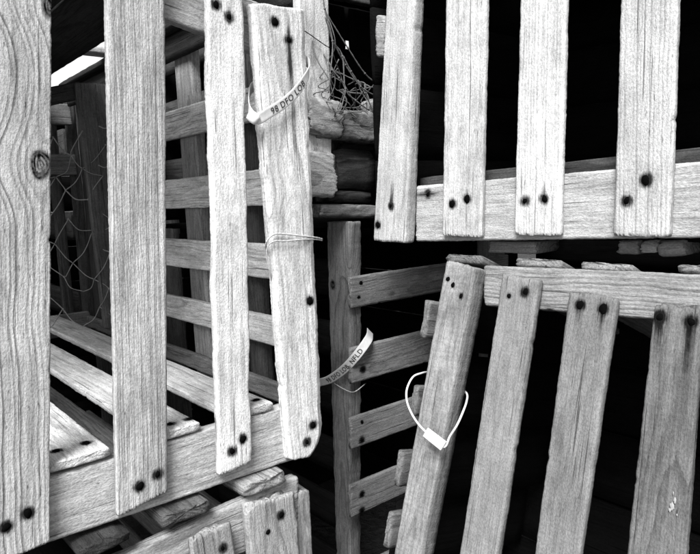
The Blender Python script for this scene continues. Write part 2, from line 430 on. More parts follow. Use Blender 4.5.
board('left','side_slat',(0.4440,0.6175,0.8770),(0.0000,1.0000,0.0000),(-1.0000,0.0000,0.0000),[(0.0000,-0.0220),(0.0000,0.0220),(0.6175,-0.0220),(0.6175,0.0220)],0.01,0.48,0.45,420)
board('left','side_slat',(0.4440,0.6175,0.7685),(0.0000,1.0000,0.0000),(-1.0000,0.0000,0.0000),[(0.0000,-0.0235),(0.0000,0.0235),(0.6175,-0.0235),(0.6175,0.0235)],0.01,0.58,0.45,420)
board('left','side_slat',(0.4440,0.6175,0.6720),(0.0000,1.0000,0.0000),(-1.0000,0.0000,0.0000),[(0.0000,-0.0230),(0.0000,0.0230),(0.6175,-0.0230),(0.6175,0.0230)],0.01,0.6,0.45,420)
board('left','side_slat',(0.4440,0.6175,0.5785),(0.0000,1.0000,0.0000),(-1.0000,0.0000,0.0000),[(0.0000,-0.0195),(0.0000,0.0195),(0.6175,-0.0195),(0.6175,0.0195)],0.01,0.58,0.45,420)
board('left','side_slat',(0.4440,0.6295,0.4945),(0.0000,1.0000,0.0000),(-1.0000,0.0000,0.0000),[(0.0000,-0.0130),(0.0000,0.0130),(0.8605,-0.0130),(0.8605,0.0130)],0.01,0.18,0.45,420)
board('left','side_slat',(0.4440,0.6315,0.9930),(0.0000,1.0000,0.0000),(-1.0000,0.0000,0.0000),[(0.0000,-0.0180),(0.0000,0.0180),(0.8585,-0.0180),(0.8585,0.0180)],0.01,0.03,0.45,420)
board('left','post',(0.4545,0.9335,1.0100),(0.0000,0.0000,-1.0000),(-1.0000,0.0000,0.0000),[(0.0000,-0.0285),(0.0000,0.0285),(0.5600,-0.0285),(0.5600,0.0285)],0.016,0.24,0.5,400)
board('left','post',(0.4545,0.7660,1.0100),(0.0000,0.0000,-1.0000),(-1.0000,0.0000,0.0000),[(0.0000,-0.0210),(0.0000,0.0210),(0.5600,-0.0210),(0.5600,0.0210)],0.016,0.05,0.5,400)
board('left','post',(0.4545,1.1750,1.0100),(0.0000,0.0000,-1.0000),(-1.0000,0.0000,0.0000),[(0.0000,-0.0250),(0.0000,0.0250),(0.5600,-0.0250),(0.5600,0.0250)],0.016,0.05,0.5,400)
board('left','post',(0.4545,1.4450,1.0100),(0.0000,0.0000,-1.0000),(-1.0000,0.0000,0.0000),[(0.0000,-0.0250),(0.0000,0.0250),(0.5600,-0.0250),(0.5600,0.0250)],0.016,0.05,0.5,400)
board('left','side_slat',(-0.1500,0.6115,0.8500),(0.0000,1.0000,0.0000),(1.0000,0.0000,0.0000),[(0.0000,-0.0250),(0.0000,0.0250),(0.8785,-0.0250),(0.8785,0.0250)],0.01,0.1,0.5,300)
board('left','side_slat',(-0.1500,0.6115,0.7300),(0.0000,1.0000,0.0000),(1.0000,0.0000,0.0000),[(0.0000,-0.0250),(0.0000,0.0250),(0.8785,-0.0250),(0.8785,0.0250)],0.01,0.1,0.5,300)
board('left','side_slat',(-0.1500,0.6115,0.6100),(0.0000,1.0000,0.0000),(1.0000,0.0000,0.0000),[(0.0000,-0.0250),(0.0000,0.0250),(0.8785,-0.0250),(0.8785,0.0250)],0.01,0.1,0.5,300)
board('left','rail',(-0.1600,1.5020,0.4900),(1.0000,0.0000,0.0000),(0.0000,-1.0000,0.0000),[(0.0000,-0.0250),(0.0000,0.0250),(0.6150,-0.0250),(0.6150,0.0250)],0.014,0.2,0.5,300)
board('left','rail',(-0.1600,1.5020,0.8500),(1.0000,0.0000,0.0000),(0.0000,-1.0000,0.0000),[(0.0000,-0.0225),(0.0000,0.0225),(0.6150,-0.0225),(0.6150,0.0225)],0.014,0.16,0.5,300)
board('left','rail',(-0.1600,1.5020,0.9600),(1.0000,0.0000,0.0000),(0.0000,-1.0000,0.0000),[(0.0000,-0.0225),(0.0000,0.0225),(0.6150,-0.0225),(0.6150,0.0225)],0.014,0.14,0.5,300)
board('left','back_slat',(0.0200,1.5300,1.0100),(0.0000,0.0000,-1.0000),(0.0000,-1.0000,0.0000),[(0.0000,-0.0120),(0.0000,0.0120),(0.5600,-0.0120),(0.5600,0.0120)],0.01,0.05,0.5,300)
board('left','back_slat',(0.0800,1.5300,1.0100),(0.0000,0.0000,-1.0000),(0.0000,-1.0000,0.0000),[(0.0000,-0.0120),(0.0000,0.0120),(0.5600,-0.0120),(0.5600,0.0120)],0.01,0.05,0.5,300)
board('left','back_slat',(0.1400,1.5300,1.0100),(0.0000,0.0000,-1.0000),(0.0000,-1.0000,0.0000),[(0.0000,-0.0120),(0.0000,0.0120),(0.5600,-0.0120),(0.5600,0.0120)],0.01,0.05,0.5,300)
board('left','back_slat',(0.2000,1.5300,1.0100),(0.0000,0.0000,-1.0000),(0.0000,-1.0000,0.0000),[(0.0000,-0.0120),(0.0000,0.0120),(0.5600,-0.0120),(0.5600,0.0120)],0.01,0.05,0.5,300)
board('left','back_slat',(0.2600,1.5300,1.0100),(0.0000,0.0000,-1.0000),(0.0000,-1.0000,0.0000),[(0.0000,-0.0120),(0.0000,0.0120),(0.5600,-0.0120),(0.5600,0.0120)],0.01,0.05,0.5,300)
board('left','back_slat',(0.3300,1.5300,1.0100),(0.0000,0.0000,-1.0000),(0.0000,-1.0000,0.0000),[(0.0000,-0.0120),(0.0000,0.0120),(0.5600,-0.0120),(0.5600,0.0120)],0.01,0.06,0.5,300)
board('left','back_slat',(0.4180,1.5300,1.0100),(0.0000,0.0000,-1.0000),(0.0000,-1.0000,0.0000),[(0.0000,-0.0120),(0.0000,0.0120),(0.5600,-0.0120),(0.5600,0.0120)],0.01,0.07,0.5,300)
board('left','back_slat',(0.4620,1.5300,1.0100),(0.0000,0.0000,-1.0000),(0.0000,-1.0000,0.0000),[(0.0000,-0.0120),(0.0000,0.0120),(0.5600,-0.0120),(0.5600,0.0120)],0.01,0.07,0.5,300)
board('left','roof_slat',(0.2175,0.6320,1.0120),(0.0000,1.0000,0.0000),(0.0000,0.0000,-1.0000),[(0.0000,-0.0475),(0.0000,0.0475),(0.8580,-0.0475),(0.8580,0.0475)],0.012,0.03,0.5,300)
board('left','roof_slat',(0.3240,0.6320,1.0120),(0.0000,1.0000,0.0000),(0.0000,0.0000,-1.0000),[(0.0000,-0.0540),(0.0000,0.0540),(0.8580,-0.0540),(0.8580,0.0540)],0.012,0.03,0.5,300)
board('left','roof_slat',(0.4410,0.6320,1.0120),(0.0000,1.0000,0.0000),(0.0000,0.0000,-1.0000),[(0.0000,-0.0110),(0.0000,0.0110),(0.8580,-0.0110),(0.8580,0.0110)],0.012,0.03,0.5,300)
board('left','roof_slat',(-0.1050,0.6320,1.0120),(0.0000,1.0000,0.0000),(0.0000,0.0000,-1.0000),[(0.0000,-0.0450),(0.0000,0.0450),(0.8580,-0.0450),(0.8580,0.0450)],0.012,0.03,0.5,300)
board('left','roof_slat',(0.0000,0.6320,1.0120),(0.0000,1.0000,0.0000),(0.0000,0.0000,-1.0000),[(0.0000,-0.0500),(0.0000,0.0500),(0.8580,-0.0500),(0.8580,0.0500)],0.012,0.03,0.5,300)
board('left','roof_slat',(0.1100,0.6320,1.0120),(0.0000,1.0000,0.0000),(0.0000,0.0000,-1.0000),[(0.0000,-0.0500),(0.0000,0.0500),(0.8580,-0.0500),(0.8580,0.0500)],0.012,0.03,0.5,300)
board('left','roof_beam',(0.3600,1.1900,1.0245),(1.0000,0.0000,0.0000),(0.0000,0.0000,-1.0000),[(0.0000,-0.0175),(0.0000,0.0175),(0.1100,-0.0175),(0.1100,0.0175)],0.012,0.5,0.5,300)
board('left','parlour_frame',(0.4040,1.2000,0.9750),(0.0289,0.0000,-0.9996),(0.0000,-1.0000,0.0000),[(0.0000,-0.0280),(0.0000,0.0280),(0.4502,-0.0280),(0.4502,0.0280)],0.014,0.1,0.4,300)
board('left','parlour_frame',(0.3000,1.2100,0.9400),(0.9635,0.0000,0.2676),(0.0000,-1.0000,0.0000),[(0.0000,-0.0150),(0.0000,0.0150),(0.0934,-0.0150),(0.0934,0.0150)],0.012,0.05,0.4,300)
# the upper right trap
board('upper','slat',(0.5900,0.5902,1.0113),(0.0000,0.1146,-0.9934),(-1.0000,-0.0000,0.0000),[(-0.0038,-0.0253),(0.0038,0.0253),(0.3263,-0.0320),(0.3213,0.0320)],0.018,0.46,0.2,500,nails=[(0.2755, 0.0011, 2, 0.03), (0.3041, -0.023, 2, 0.012)],pith=(0.05, 0.01),wob=0.001,fib=0.45,side_shade=0.72)
board('upper','slat',(0.6000,0.4938,1.0154),(0.0000,0.0476,-0.9989),(-1.0000,-0.0000,0.0000),[(-0.0075,-0.0302),(0.0075,0.0302),(0.3179,-0.0308),(0.3163,0.0308)],0.0075,0.47,0.2,420,nails=[(0.2785, -0.0151, 2, 0.008), (0.2719, 0.0084, 2, 0.012)],pith=(0.03, -0.04),wob=0.001,fib=0.35)
board('upper','slat',(0.6000,0.3925,0.9852),(0.0000,0.0344,-0.9994),(-1.0000,-0.0000,0.0000),[(-0.0071,-0.0273),(0.0071,0.0273),(0.2839,-0.0291),(0.2825,0.0291)],0.0075,0.49,0.36,270,nails=[(0.2466, -0.0155, 2, 0.006), (0.2442, 0.0085, 2, 0.012)],pith=(0.07, 0.0),wob=0.0006,fib=0.3)
board('upper','slat',(0.6000,0.2828,0.9525),(0.0000,0.0185,-0.9998),(-1.0000,-0.0000,0.0000),[(-0.0072,-0.0259),(0.0072,0.0259),(0.2496,-0.0270),(0.2494,0.0270)],0.0085,0.45,0.5,250,nails=[(0.2162, -0.0139, 2, 0.012), (0.1966, 0.0038, 2, 0.008)],pith=(0.08, 0.0),wob=0.0012,fib=0.35)
board('upper','slat',(0.6000,0.1912,0.9251),(0.0000,-0.0217,-0.9998),(-1.0000,0.0000,0.0000),[(-0.0061,-0.0189),(0.0061,0.0189),(0.2210,-0.0213),(0.2227,0.0213)],0.0085,0.5,0.5,250,pith=(0.07, 0.0))
board('upper','rail',(0.6085,0.5925,0.7258),(0.0000,-0.9996,0.0280),(-1.0000,0.0000,-0.0000),[(-0.0024,-0.0367),(0.0024,0.0367),(0.4026,-0.0337),(0.4022,0.0337)],0.015,0.4,0.3,420,nails=[(0.0233, 0.025, 3, 0.02)],pith=(0.0, -0.05))
board('upper','rail',(0.6275,0.6027,0.7454),(0.0000,-0.9994,0.0343),(-1.0000,0.0000,-0.0000),[(-0.0020,-0.0286),(0.0020,0.0286),(0.4060,-0.0253),(0.4059,0.0253)],0.014,0.055,0.9,300,ragged=0.002)
board('upper','rail',(0.6085,0.6600,1.0800),(0.0000,-1.0000,0.0000),(-1.0000,0.0000,0.0000),[(0.0000,-0.0250),(0.0000,0.0250),(1.0600,-0.0250),(1.0600,0.0250)],0.015,0.45,0.5,300)
board('upper','slat',(0.6000,0.0700,1.0500),(0.0000,0.0000,-1.0000),(-1.0000,0.0000,0.0000),[(0.0000,-0.0275),(0.0000,0.0275),(0.3600,-0.0275),(0.3600,0.0275)],0.008,0.5,0.5,300)
board('upper','slat',(0.6000,-0.0600,1.0500),(0.0000,0.0000,-1.0000),(-1.0000,0.0000,0.0000),[(0.0000,-0.0275),(0.0000,0.0275),(0.3600,-0.0275),(0.3600,0.0275)],0.008,0.5,0.5,300)
board('upper','slat',(0.6000,-0.2000,1.0500),(0.0000,0.0000,-1.0000),(-1.0000,0.0000,0.0000),[(0.0000,-0.0275),(0.0000,0.0275),(0.3600,-0.0275),(0.3600,0.0275)],0.008,0.5,0.5,300)
board('upper','slat',(0.6000,-0.3400,1.0500),(0.0000,0.0000,-1.0000),(-1.0000,0.0000,0.0000),[(0.0000,-0.0275),(0.0000,0.0275),(0.3600,-0.0275),(0.3600,0.0275)],0.008,0.5,0.5,300)
board('upper','end_slat',(0.6200,0.6740,0.7500),(1.0000,0.0000,0.0000),(0.0000,-1.0000,0.0000),[(0.0000,-0.0524),(0.0000,0.0524),(0.4220,-0.0524),(0.4220,0.0524)],0.01,0.004,0.5,300)  # near-black closed ends, backs, floor and roof added to keep light out
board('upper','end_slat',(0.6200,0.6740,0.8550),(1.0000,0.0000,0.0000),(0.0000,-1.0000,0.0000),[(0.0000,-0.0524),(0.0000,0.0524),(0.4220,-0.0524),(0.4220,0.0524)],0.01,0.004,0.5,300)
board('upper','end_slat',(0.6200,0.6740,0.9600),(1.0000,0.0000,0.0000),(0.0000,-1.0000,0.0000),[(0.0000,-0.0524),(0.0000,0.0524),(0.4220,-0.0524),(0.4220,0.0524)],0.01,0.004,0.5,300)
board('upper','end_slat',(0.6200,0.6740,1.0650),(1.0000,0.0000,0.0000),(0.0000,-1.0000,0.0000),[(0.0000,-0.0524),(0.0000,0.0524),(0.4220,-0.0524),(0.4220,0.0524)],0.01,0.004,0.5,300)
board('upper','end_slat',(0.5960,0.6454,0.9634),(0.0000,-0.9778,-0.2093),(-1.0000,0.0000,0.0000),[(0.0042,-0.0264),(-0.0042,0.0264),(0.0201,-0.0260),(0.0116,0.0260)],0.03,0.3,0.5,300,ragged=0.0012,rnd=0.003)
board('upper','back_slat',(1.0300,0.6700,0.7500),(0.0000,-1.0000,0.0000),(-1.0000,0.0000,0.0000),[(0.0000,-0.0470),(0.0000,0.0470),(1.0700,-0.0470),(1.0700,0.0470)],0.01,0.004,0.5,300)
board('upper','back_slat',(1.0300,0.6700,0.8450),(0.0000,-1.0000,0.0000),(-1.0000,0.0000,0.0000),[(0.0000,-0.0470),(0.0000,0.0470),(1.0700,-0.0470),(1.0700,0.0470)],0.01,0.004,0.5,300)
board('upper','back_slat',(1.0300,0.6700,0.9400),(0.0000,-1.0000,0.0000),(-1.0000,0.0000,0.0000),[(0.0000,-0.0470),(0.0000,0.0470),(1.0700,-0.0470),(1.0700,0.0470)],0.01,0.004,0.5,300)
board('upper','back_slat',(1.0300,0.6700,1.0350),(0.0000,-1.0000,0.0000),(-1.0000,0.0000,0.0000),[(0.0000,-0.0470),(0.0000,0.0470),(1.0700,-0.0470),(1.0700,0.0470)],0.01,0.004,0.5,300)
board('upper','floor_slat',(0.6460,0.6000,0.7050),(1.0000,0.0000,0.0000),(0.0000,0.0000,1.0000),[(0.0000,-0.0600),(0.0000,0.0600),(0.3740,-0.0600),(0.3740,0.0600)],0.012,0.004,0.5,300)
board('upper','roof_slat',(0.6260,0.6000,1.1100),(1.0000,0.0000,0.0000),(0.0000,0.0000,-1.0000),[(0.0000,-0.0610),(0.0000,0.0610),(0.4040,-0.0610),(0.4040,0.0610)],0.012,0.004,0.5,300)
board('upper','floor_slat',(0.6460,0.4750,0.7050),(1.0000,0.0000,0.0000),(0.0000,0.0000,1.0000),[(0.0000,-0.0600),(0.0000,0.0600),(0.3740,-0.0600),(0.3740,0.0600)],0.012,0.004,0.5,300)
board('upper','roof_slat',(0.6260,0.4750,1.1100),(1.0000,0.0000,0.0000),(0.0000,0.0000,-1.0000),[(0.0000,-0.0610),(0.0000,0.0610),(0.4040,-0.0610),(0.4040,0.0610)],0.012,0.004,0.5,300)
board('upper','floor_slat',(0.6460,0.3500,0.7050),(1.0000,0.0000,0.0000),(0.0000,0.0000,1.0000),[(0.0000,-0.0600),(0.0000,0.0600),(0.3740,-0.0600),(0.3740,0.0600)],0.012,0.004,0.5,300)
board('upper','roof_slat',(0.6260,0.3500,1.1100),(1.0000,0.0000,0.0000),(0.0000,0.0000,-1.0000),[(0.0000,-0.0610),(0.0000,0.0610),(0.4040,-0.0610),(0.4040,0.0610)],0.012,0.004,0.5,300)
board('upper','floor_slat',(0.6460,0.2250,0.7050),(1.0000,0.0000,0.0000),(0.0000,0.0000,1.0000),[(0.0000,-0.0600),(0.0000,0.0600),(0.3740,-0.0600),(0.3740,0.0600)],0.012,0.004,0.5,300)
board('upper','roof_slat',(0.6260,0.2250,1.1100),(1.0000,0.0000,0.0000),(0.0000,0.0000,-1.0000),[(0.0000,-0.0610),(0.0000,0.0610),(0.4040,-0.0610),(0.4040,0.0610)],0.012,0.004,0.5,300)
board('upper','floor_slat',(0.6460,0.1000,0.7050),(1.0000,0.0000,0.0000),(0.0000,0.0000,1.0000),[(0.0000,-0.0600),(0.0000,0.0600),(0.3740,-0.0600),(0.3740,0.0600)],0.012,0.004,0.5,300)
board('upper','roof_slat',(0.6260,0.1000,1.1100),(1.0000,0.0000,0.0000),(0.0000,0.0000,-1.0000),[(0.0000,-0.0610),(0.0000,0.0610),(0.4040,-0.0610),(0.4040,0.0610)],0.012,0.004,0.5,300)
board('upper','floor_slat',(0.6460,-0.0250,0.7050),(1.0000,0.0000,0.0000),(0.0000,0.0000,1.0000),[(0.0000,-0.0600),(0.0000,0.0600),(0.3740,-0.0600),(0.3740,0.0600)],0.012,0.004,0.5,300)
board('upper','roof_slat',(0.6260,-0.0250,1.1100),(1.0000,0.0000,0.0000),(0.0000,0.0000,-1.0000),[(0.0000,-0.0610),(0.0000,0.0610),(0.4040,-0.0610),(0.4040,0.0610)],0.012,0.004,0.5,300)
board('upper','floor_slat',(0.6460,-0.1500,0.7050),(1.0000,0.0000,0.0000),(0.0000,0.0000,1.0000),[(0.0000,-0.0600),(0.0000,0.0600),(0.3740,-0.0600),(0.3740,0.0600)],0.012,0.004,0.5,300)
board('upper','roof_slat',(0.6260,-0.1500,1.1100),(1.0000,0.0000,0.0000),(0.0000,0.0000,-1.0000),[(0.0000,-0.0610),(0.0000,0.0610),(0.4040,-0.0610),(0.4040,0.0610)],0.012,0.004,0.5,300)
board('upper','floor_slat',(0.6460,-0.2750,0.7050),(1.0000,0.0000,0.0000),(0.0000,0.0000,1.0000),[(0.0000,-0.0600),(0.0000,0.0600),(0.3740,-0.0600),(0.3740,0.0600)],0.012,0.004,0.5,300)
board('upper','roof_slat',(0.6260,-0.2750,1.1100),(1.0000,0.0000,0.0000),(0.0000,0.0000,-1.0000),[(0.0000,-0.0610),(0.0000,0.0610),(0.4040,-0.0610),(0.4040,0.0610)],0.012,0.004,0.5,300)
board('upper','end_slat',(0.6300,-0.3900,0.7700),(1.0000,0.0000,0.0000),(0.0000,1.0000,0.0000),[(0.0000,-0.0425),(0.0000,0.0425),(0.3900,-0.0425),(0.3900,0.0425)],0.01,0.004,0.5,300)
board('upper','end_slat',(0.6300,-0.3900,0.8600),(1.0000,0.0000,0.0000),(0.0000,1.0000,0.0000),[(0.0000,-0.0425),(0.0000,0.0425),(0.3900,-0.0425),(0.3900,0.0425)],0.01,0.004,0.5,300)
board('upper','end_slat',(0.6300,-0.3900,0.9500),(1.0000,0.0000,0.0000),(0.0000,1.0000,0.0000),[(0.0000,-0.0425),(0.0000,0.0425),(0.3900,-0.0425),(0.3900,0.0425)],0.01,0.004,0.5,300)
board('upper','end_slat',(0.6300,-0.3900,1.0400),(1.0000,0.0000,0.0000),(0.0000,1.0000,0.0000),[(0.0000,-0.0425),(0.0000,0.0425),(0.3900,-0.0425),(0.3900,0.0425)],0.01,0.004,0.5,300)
board('upper','runner',(0.6400,0.4976,0.6823),(0.0000,-0.9999,0.0155),(-1.0000,0.0000,-0.0000),[(-0.0002,-0.0076),(0.0002,0.0076),(0.0680,-0.0071),(0.0683,0.0071)],0.05,0.22,0.6,200,ragged=0.002)
board('upper','runner',(0.6400,0.3298,0.6873),(0.0000,-0.9994,0.0333),(-1.0000,0.0000,-0.0000),[(-0.0001,-0.0069),(0.0001,0.0069),(0.0211,-0.0077),(0.0214,0.0077)],0.04,0.16,0.6,200,ragged=0.0012)
board('upper','runner',(0.6400,0.3054,0.6886),(0.0000,-0.9980,0.0637),(-1.0000,0.0000,-0.0000),[(-0.0003,-0.0061),(0.0003,0.0061),(0.0159,-0.0065),(0.0165,0.0065)],0.04,0.3,0.6,200,ragged=0.0012)
board('upper','runner',(0.6400,0.2873,0.6872),(0.0000,-0.9971,0.0758),(-1.0000,0.0000,-0.0000),[(-0.0005,-0.0080),(0.0005,0.0080),(0.0236,-0.0078),(0.0244,0.0078)],0.04,0.2,0.6,200,ragged=0.0014)
# the lower right trap, leaning back
board('lower','slat',(0.5784,0.4918,0.6667),(-0.2422,0.0537,-0.9687),(-0.9701,0.0000,0.2425),[(-0.0023,-0.0238),(0.0023,0.0238),(0.3636,-0.0204),(0.3469,0.0204)],0.024,0.22,0.4,300,nails=[(0.0196, -0.0153, 9), (0.0257, -0.0058, 9), (0.0369, 0.0093, 9)],pith=(0.0, -0.028),tilt=0.05,wob=0.002,saw=0.8,ragged=0.001,rnd=0.001,fib=0.3,side_shade=0.62)
board('lower','slat',(0.5827,0.4114,0.6557),(-0.2425,0.0162,-0.9700),(-0.9701,0.0000,0.2425),[(-0.0012,-0.0243),(0.0012,0.0243),(0.3237,-0.0241),(0.3029,0.0241)],0.01,0.19,0.2,350,nails=[(0.0213, -0.0107, 9), (0.0147, 0.0091, 1)],pith=(0.02, -0.04),saw=0.5,ragged=0.001,fib=0.4)
board('lower','slat',(0.5799,0.3248,0.6446),(-0.2425,0.0037,-0.9701),(-0.9701,-0.0000,0.2425),[(-0.0010,-0.0257),(0.0010,0.0257),(0.2771,-0.0233),(0.2575,0.0233)],0.009,0.165,0.2,350,nails=[(0.0109, -0.0116, 4, 0.02), (0.0122, 0.0131, 4, 0.03)],pith=(0.02, -0.05),saw=0.4,ragged=0.0014,fib=0.4)
board('lower','slat',(0.5792,0.2424,0.6418),(-0.2424,-0.0363,-0.9695),(-0.9701,0.0000,0.2425),[(0.0006,-0.0210),(-0.0006,0.0210),(0.2401,-0.0246),(0.2231,0.0246)],0.009,0.125,0.5,260,nails=[(0.0102, -0.0147, 4, 0.03), (0.0124, 0.0122, 5, 0.06)],pith=(0.01, -0.04),saw=0.4,ragged=0.0018,tilt=0.04,fib=0.55)
board('lower','slat',(0.5783,0.1709,0.6381),(-0.2419,-0.0705,-0.9677),(-0.9701,-0.0000,0.2425),[(-0.0013,-0.0210),(0.0013,0.0210),(0.2060,-0.0209),(0.1937,0.0209)],0.009,0.25,0.5,260)
board('lower','rail',(0.5923,0.4686,0.6422),(0.0068,-0.9996,0.0273),(-0.9701,-0.0000,0.2425),[(0.0034,-0.0237),(-0.0034,0.0237),(0.2949,-0.0215),(0.2914,0.0215)],0.022,0.235,0.7,260,pith=(-0.03, -0.02),wob=0.003)
board('lower','end_slat',(0.5744,0.5527,0.5945),(0.9734,0.0000,-0.2290),(0.0000,1.0000,0.0000),[(0.0000,-0.0242),(0.0000,0.0242),(0.0349,-0.0242),(0.0349,0.0242)],0.009000000000000001,0.15,0.6,250,ragged=0.0008,rnd=0.0015)
board('lower','end_slat',(0.5493,0.5514,0.4940),(0.9734,0.0000,-0.2290),(0.0000,1.0000,0.0000),[(0.0000,-0.0192),(0.0000,0.0192),(0.0349,-0.0192),(0.0349,0.0192)],0.009000000000000001,0.15,0.6,250,ragged=0.0008,rnd=0.0015)
board('lower','end_slat',(0.5277,0.5611,0.4080),(0.9734,0.0000,-0.2290),(0.0000,1.0000,0.0000),[(0.0000,-0.0227),(0.0000,0.0227),(0.0349,-0.0227),(0.0349,0.0227)],0.009000000000000001,0.15,0.6,250,ragged=0.0008,rnd=0.0015)
board('lower','end_slat',(0.5086,0.5639,0.3315),(0.9734,0.0000,-0.2290),(0.0000,1.0000,0.0000),[(0.0000,-0.0228),(0.0000,0.0228),(0.0349,-0.0228),(0.0349,0.0228)],0.009000000000000001,0.15,0.6,250,ragged=0.0008,rnd=0.0015)
board('lower','roof_slat',(0.6040,0.5067,0.6756),(0.9189,0.0000,-0.3945),(0.3945,0.0000,0.9189),[(0.0000,-0.0277),(0.0000,0.0277),(0.4309,-0.0277),(0.4309,0.0277)],0.0106,0.14,0.5,300,ragged=0.0012)
board('lower','roof_slat',(0.6040,0.4020,0.6754),(0.9189,0.0000,-0.3945),(0.3945,0.0000,0.9189),[(0.0000,-0.0287),(0.0000,0.0287),(0.4309,-0.0287),(0.4309,0.0287)],0.0095,0.22,0.5,300,ragged=0.0012)
board('lower','roof_slat',(0.6040,0.3229,0.6750),(0.9189,0.0000,-0.3945),(0.3945,0.0000,0.9189),[(0.0000,-0.0271),(0.0000,0.0271),(0.4309,-0.0271),(0.4309,0.0271)],0.0082,0.26,0.5,300,ragged=0.0012)
board('lower','roof_slat',(0.6040,0.2369,0.6775),(0.9189,0.0000,-0.3945),(0.3945,0.0000,0.9189),[(0.0000,-0.0163),(0.0000,0.0163),(0.4309,-0.0163),(0.4309,0.0163)],0.0073,0.18,0.5,300,ragged=0.0012)
board('lower','back_slat',(0.9377,0.7200,0.5290),(0.0000,-1.0000,0.0000),(-0.9701,0.0000,0.2425),[(0.0000,-0.0500),(0.0000,0.0500),(1.0700,-0.0500),(1.0700,0.0500)],0.01,0.004,0.5,300)  # near-black closed back and floor, added so the inside stays black
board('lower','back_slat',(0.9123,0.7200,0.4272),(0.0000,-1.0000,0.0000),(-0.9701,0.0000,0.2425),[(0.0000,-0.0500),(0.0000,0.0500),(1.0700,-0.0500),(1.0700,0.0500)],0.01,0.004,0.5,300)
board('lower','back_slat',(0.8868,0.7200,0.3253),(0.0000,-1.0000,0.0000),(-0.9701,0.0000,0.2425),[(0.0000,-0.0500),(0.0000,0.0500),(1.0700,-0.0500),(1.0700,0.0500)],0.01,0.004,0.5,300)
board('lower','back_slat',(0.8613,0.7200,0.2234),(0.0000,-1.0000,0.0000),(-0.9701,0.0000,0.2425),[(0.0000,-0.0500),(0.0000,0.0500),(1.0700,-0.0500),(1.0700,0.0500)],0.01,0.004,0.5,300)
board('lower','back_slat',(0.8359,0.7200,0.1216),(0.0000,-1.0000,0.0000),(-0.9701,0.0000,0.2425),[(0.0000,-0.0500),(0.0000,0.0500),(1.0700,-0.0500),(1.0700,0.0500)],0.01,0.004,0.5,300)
board('lower','end_blocker',(0.6249,0.5150,0.5969),(0.9701,0.0000,-0.2425),(0.0000,-1.0000,0.0000),[(0.0000,-0.0490),(0.0000,0.0490),(0.3100,-0.0490),(0.3100,0.0490)],0.006,0.004,0.5,300)  # added near-black panels that stop light entering at the ends
board('lower','end_blocker',(0.6249,-0.3300,0.5969),(0.9701,0.0000,-0.2425),(0.0000,1.0000,0.0000),[(0.0000,-0.0490),(0.0000,0.0490),(0.3100,-0.0490),(0.3100,0.0490)],0.006,0.004,0.5,300)
board('lower','end_blocker',(0.5994,0.5410,0.4951),(0.9701,0.0000,-0.2425),(0.0000,-1.0000,0.0000),[(0.0000,-0.0490),(0.0000,0.0490),(0.3100,-0.0490),(0.3100,0.0490)],0.006,0.004,0.5,300)
board('lower','end_blocker',(0.5994,-0.3300,0.4951),(0.9701,0.0000,-0.2425),(0.0000,1.0000,0.0000),[(0.0000,-0.0490),(0.0000,0.0490),(0.3100,-0.0490),(0.3100,0.0490)],0.006,0.004,0.5,300)
board('lower','end_blocker',(0.5739,0.5670,0.3932),(0.9701,0.0000,-0.2425),(0.0000,-1.0000,0.0000),[(0.0000,-0.0490),(0.0000,0.0490),(0.3100,-0.0490),(0.3100,0.0490)],0.006,0.004,0.5,300)
board('lower','end_blocker',(0.5739,-0.3300,0.3932),(0.9701,0.0000,-0.2425),(0.0000,1.0000,0.0000),[(0.0000,-0.0490),(0.0000,0.0490),(0.3100,-0.0490),(0.3100,0.0490)],0.006,0.004,0.5,300)
board('lower','end_blocker',(0.5485,0.5930,0.2913),(0.9701,0.0000,-0.2425),(0.0000,-1.0000,0.0000),[(0.0000,-0.0490),(0.0000,0.0490),(0.3100,-0.0490),(0.3100,0.0490)],0.006,0.004,0.5,300)
board('lower','end_blocker',(0.5485,-0.3300,0.2913),(0.9701,0.0000,-0.2425),(0.0000,1.0000,0.0000),[(0.0000,-0.0490),(0.0000,0.0490),(0.3100,-0.0490),(0.3100,0.0490)],0.006,0.004,0.5,300)
board('lower','end_blocker',(0.5230,0.6190,0.1895),(0.9701,0.0000,-0.2425),(0.0000,-1.0000,0.0000),[(0.0000,-0.0490),(0.0000,0.0490),(0.3100,-0.0490),(0.3100,0.0490)],0.006,0.004,0.5,300)
board('lower','end_blocker',(0.5230,-0.3300,0.1895),(0.9701,0.0000,-0.2425),(0.0000,1.0000,0.0000),[(0.0000,-0.0490),(0.0000,0.0490),(0.3100,-0.0490),(0.3100,0.0490)],0.006,0.004,0.5,300)
board('lower','roof_blocker',(0.6418,0.4900,0.6322),(0.9701,0.0000,-0.2425),(-0.2425,0.0000,-0.9701),[(0.0000,-0.0640),(0.0000,0.0640),(0.3050,-0.0640),(0.3050,0.0640)],0.006,0.004,0.5,300)  # added near-black panels that stop light from above
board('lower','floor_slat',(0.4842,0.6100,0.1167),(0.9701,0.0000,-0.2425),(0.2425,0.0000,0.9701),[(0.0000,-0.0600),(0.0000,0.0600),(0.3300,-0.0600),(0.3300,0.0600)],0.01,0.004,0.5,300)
board('lower','roof_blocker',(0.6418,0.3600,0.6322),(0.9701,0.0000,-0.2425),(-0.2425,0.0000,-0.9701),[(0.0000,-0.0640),(0.0000,0.0640),(0.3050,-0.0640),(0.3050,0.0640)],0.006,0.004,0.5,300)
board('lower','floor_slat',(0.4842,0.4800,0.1167),(0.9701,0.0000,-0.2425),(0.2425,0.0000,0.9701),[(0.0000,-0.0600),(0.0000,0.0600),(0.3300,-0.0600),(0.3300,0.0600)],0.01,0.004,0.5,300)
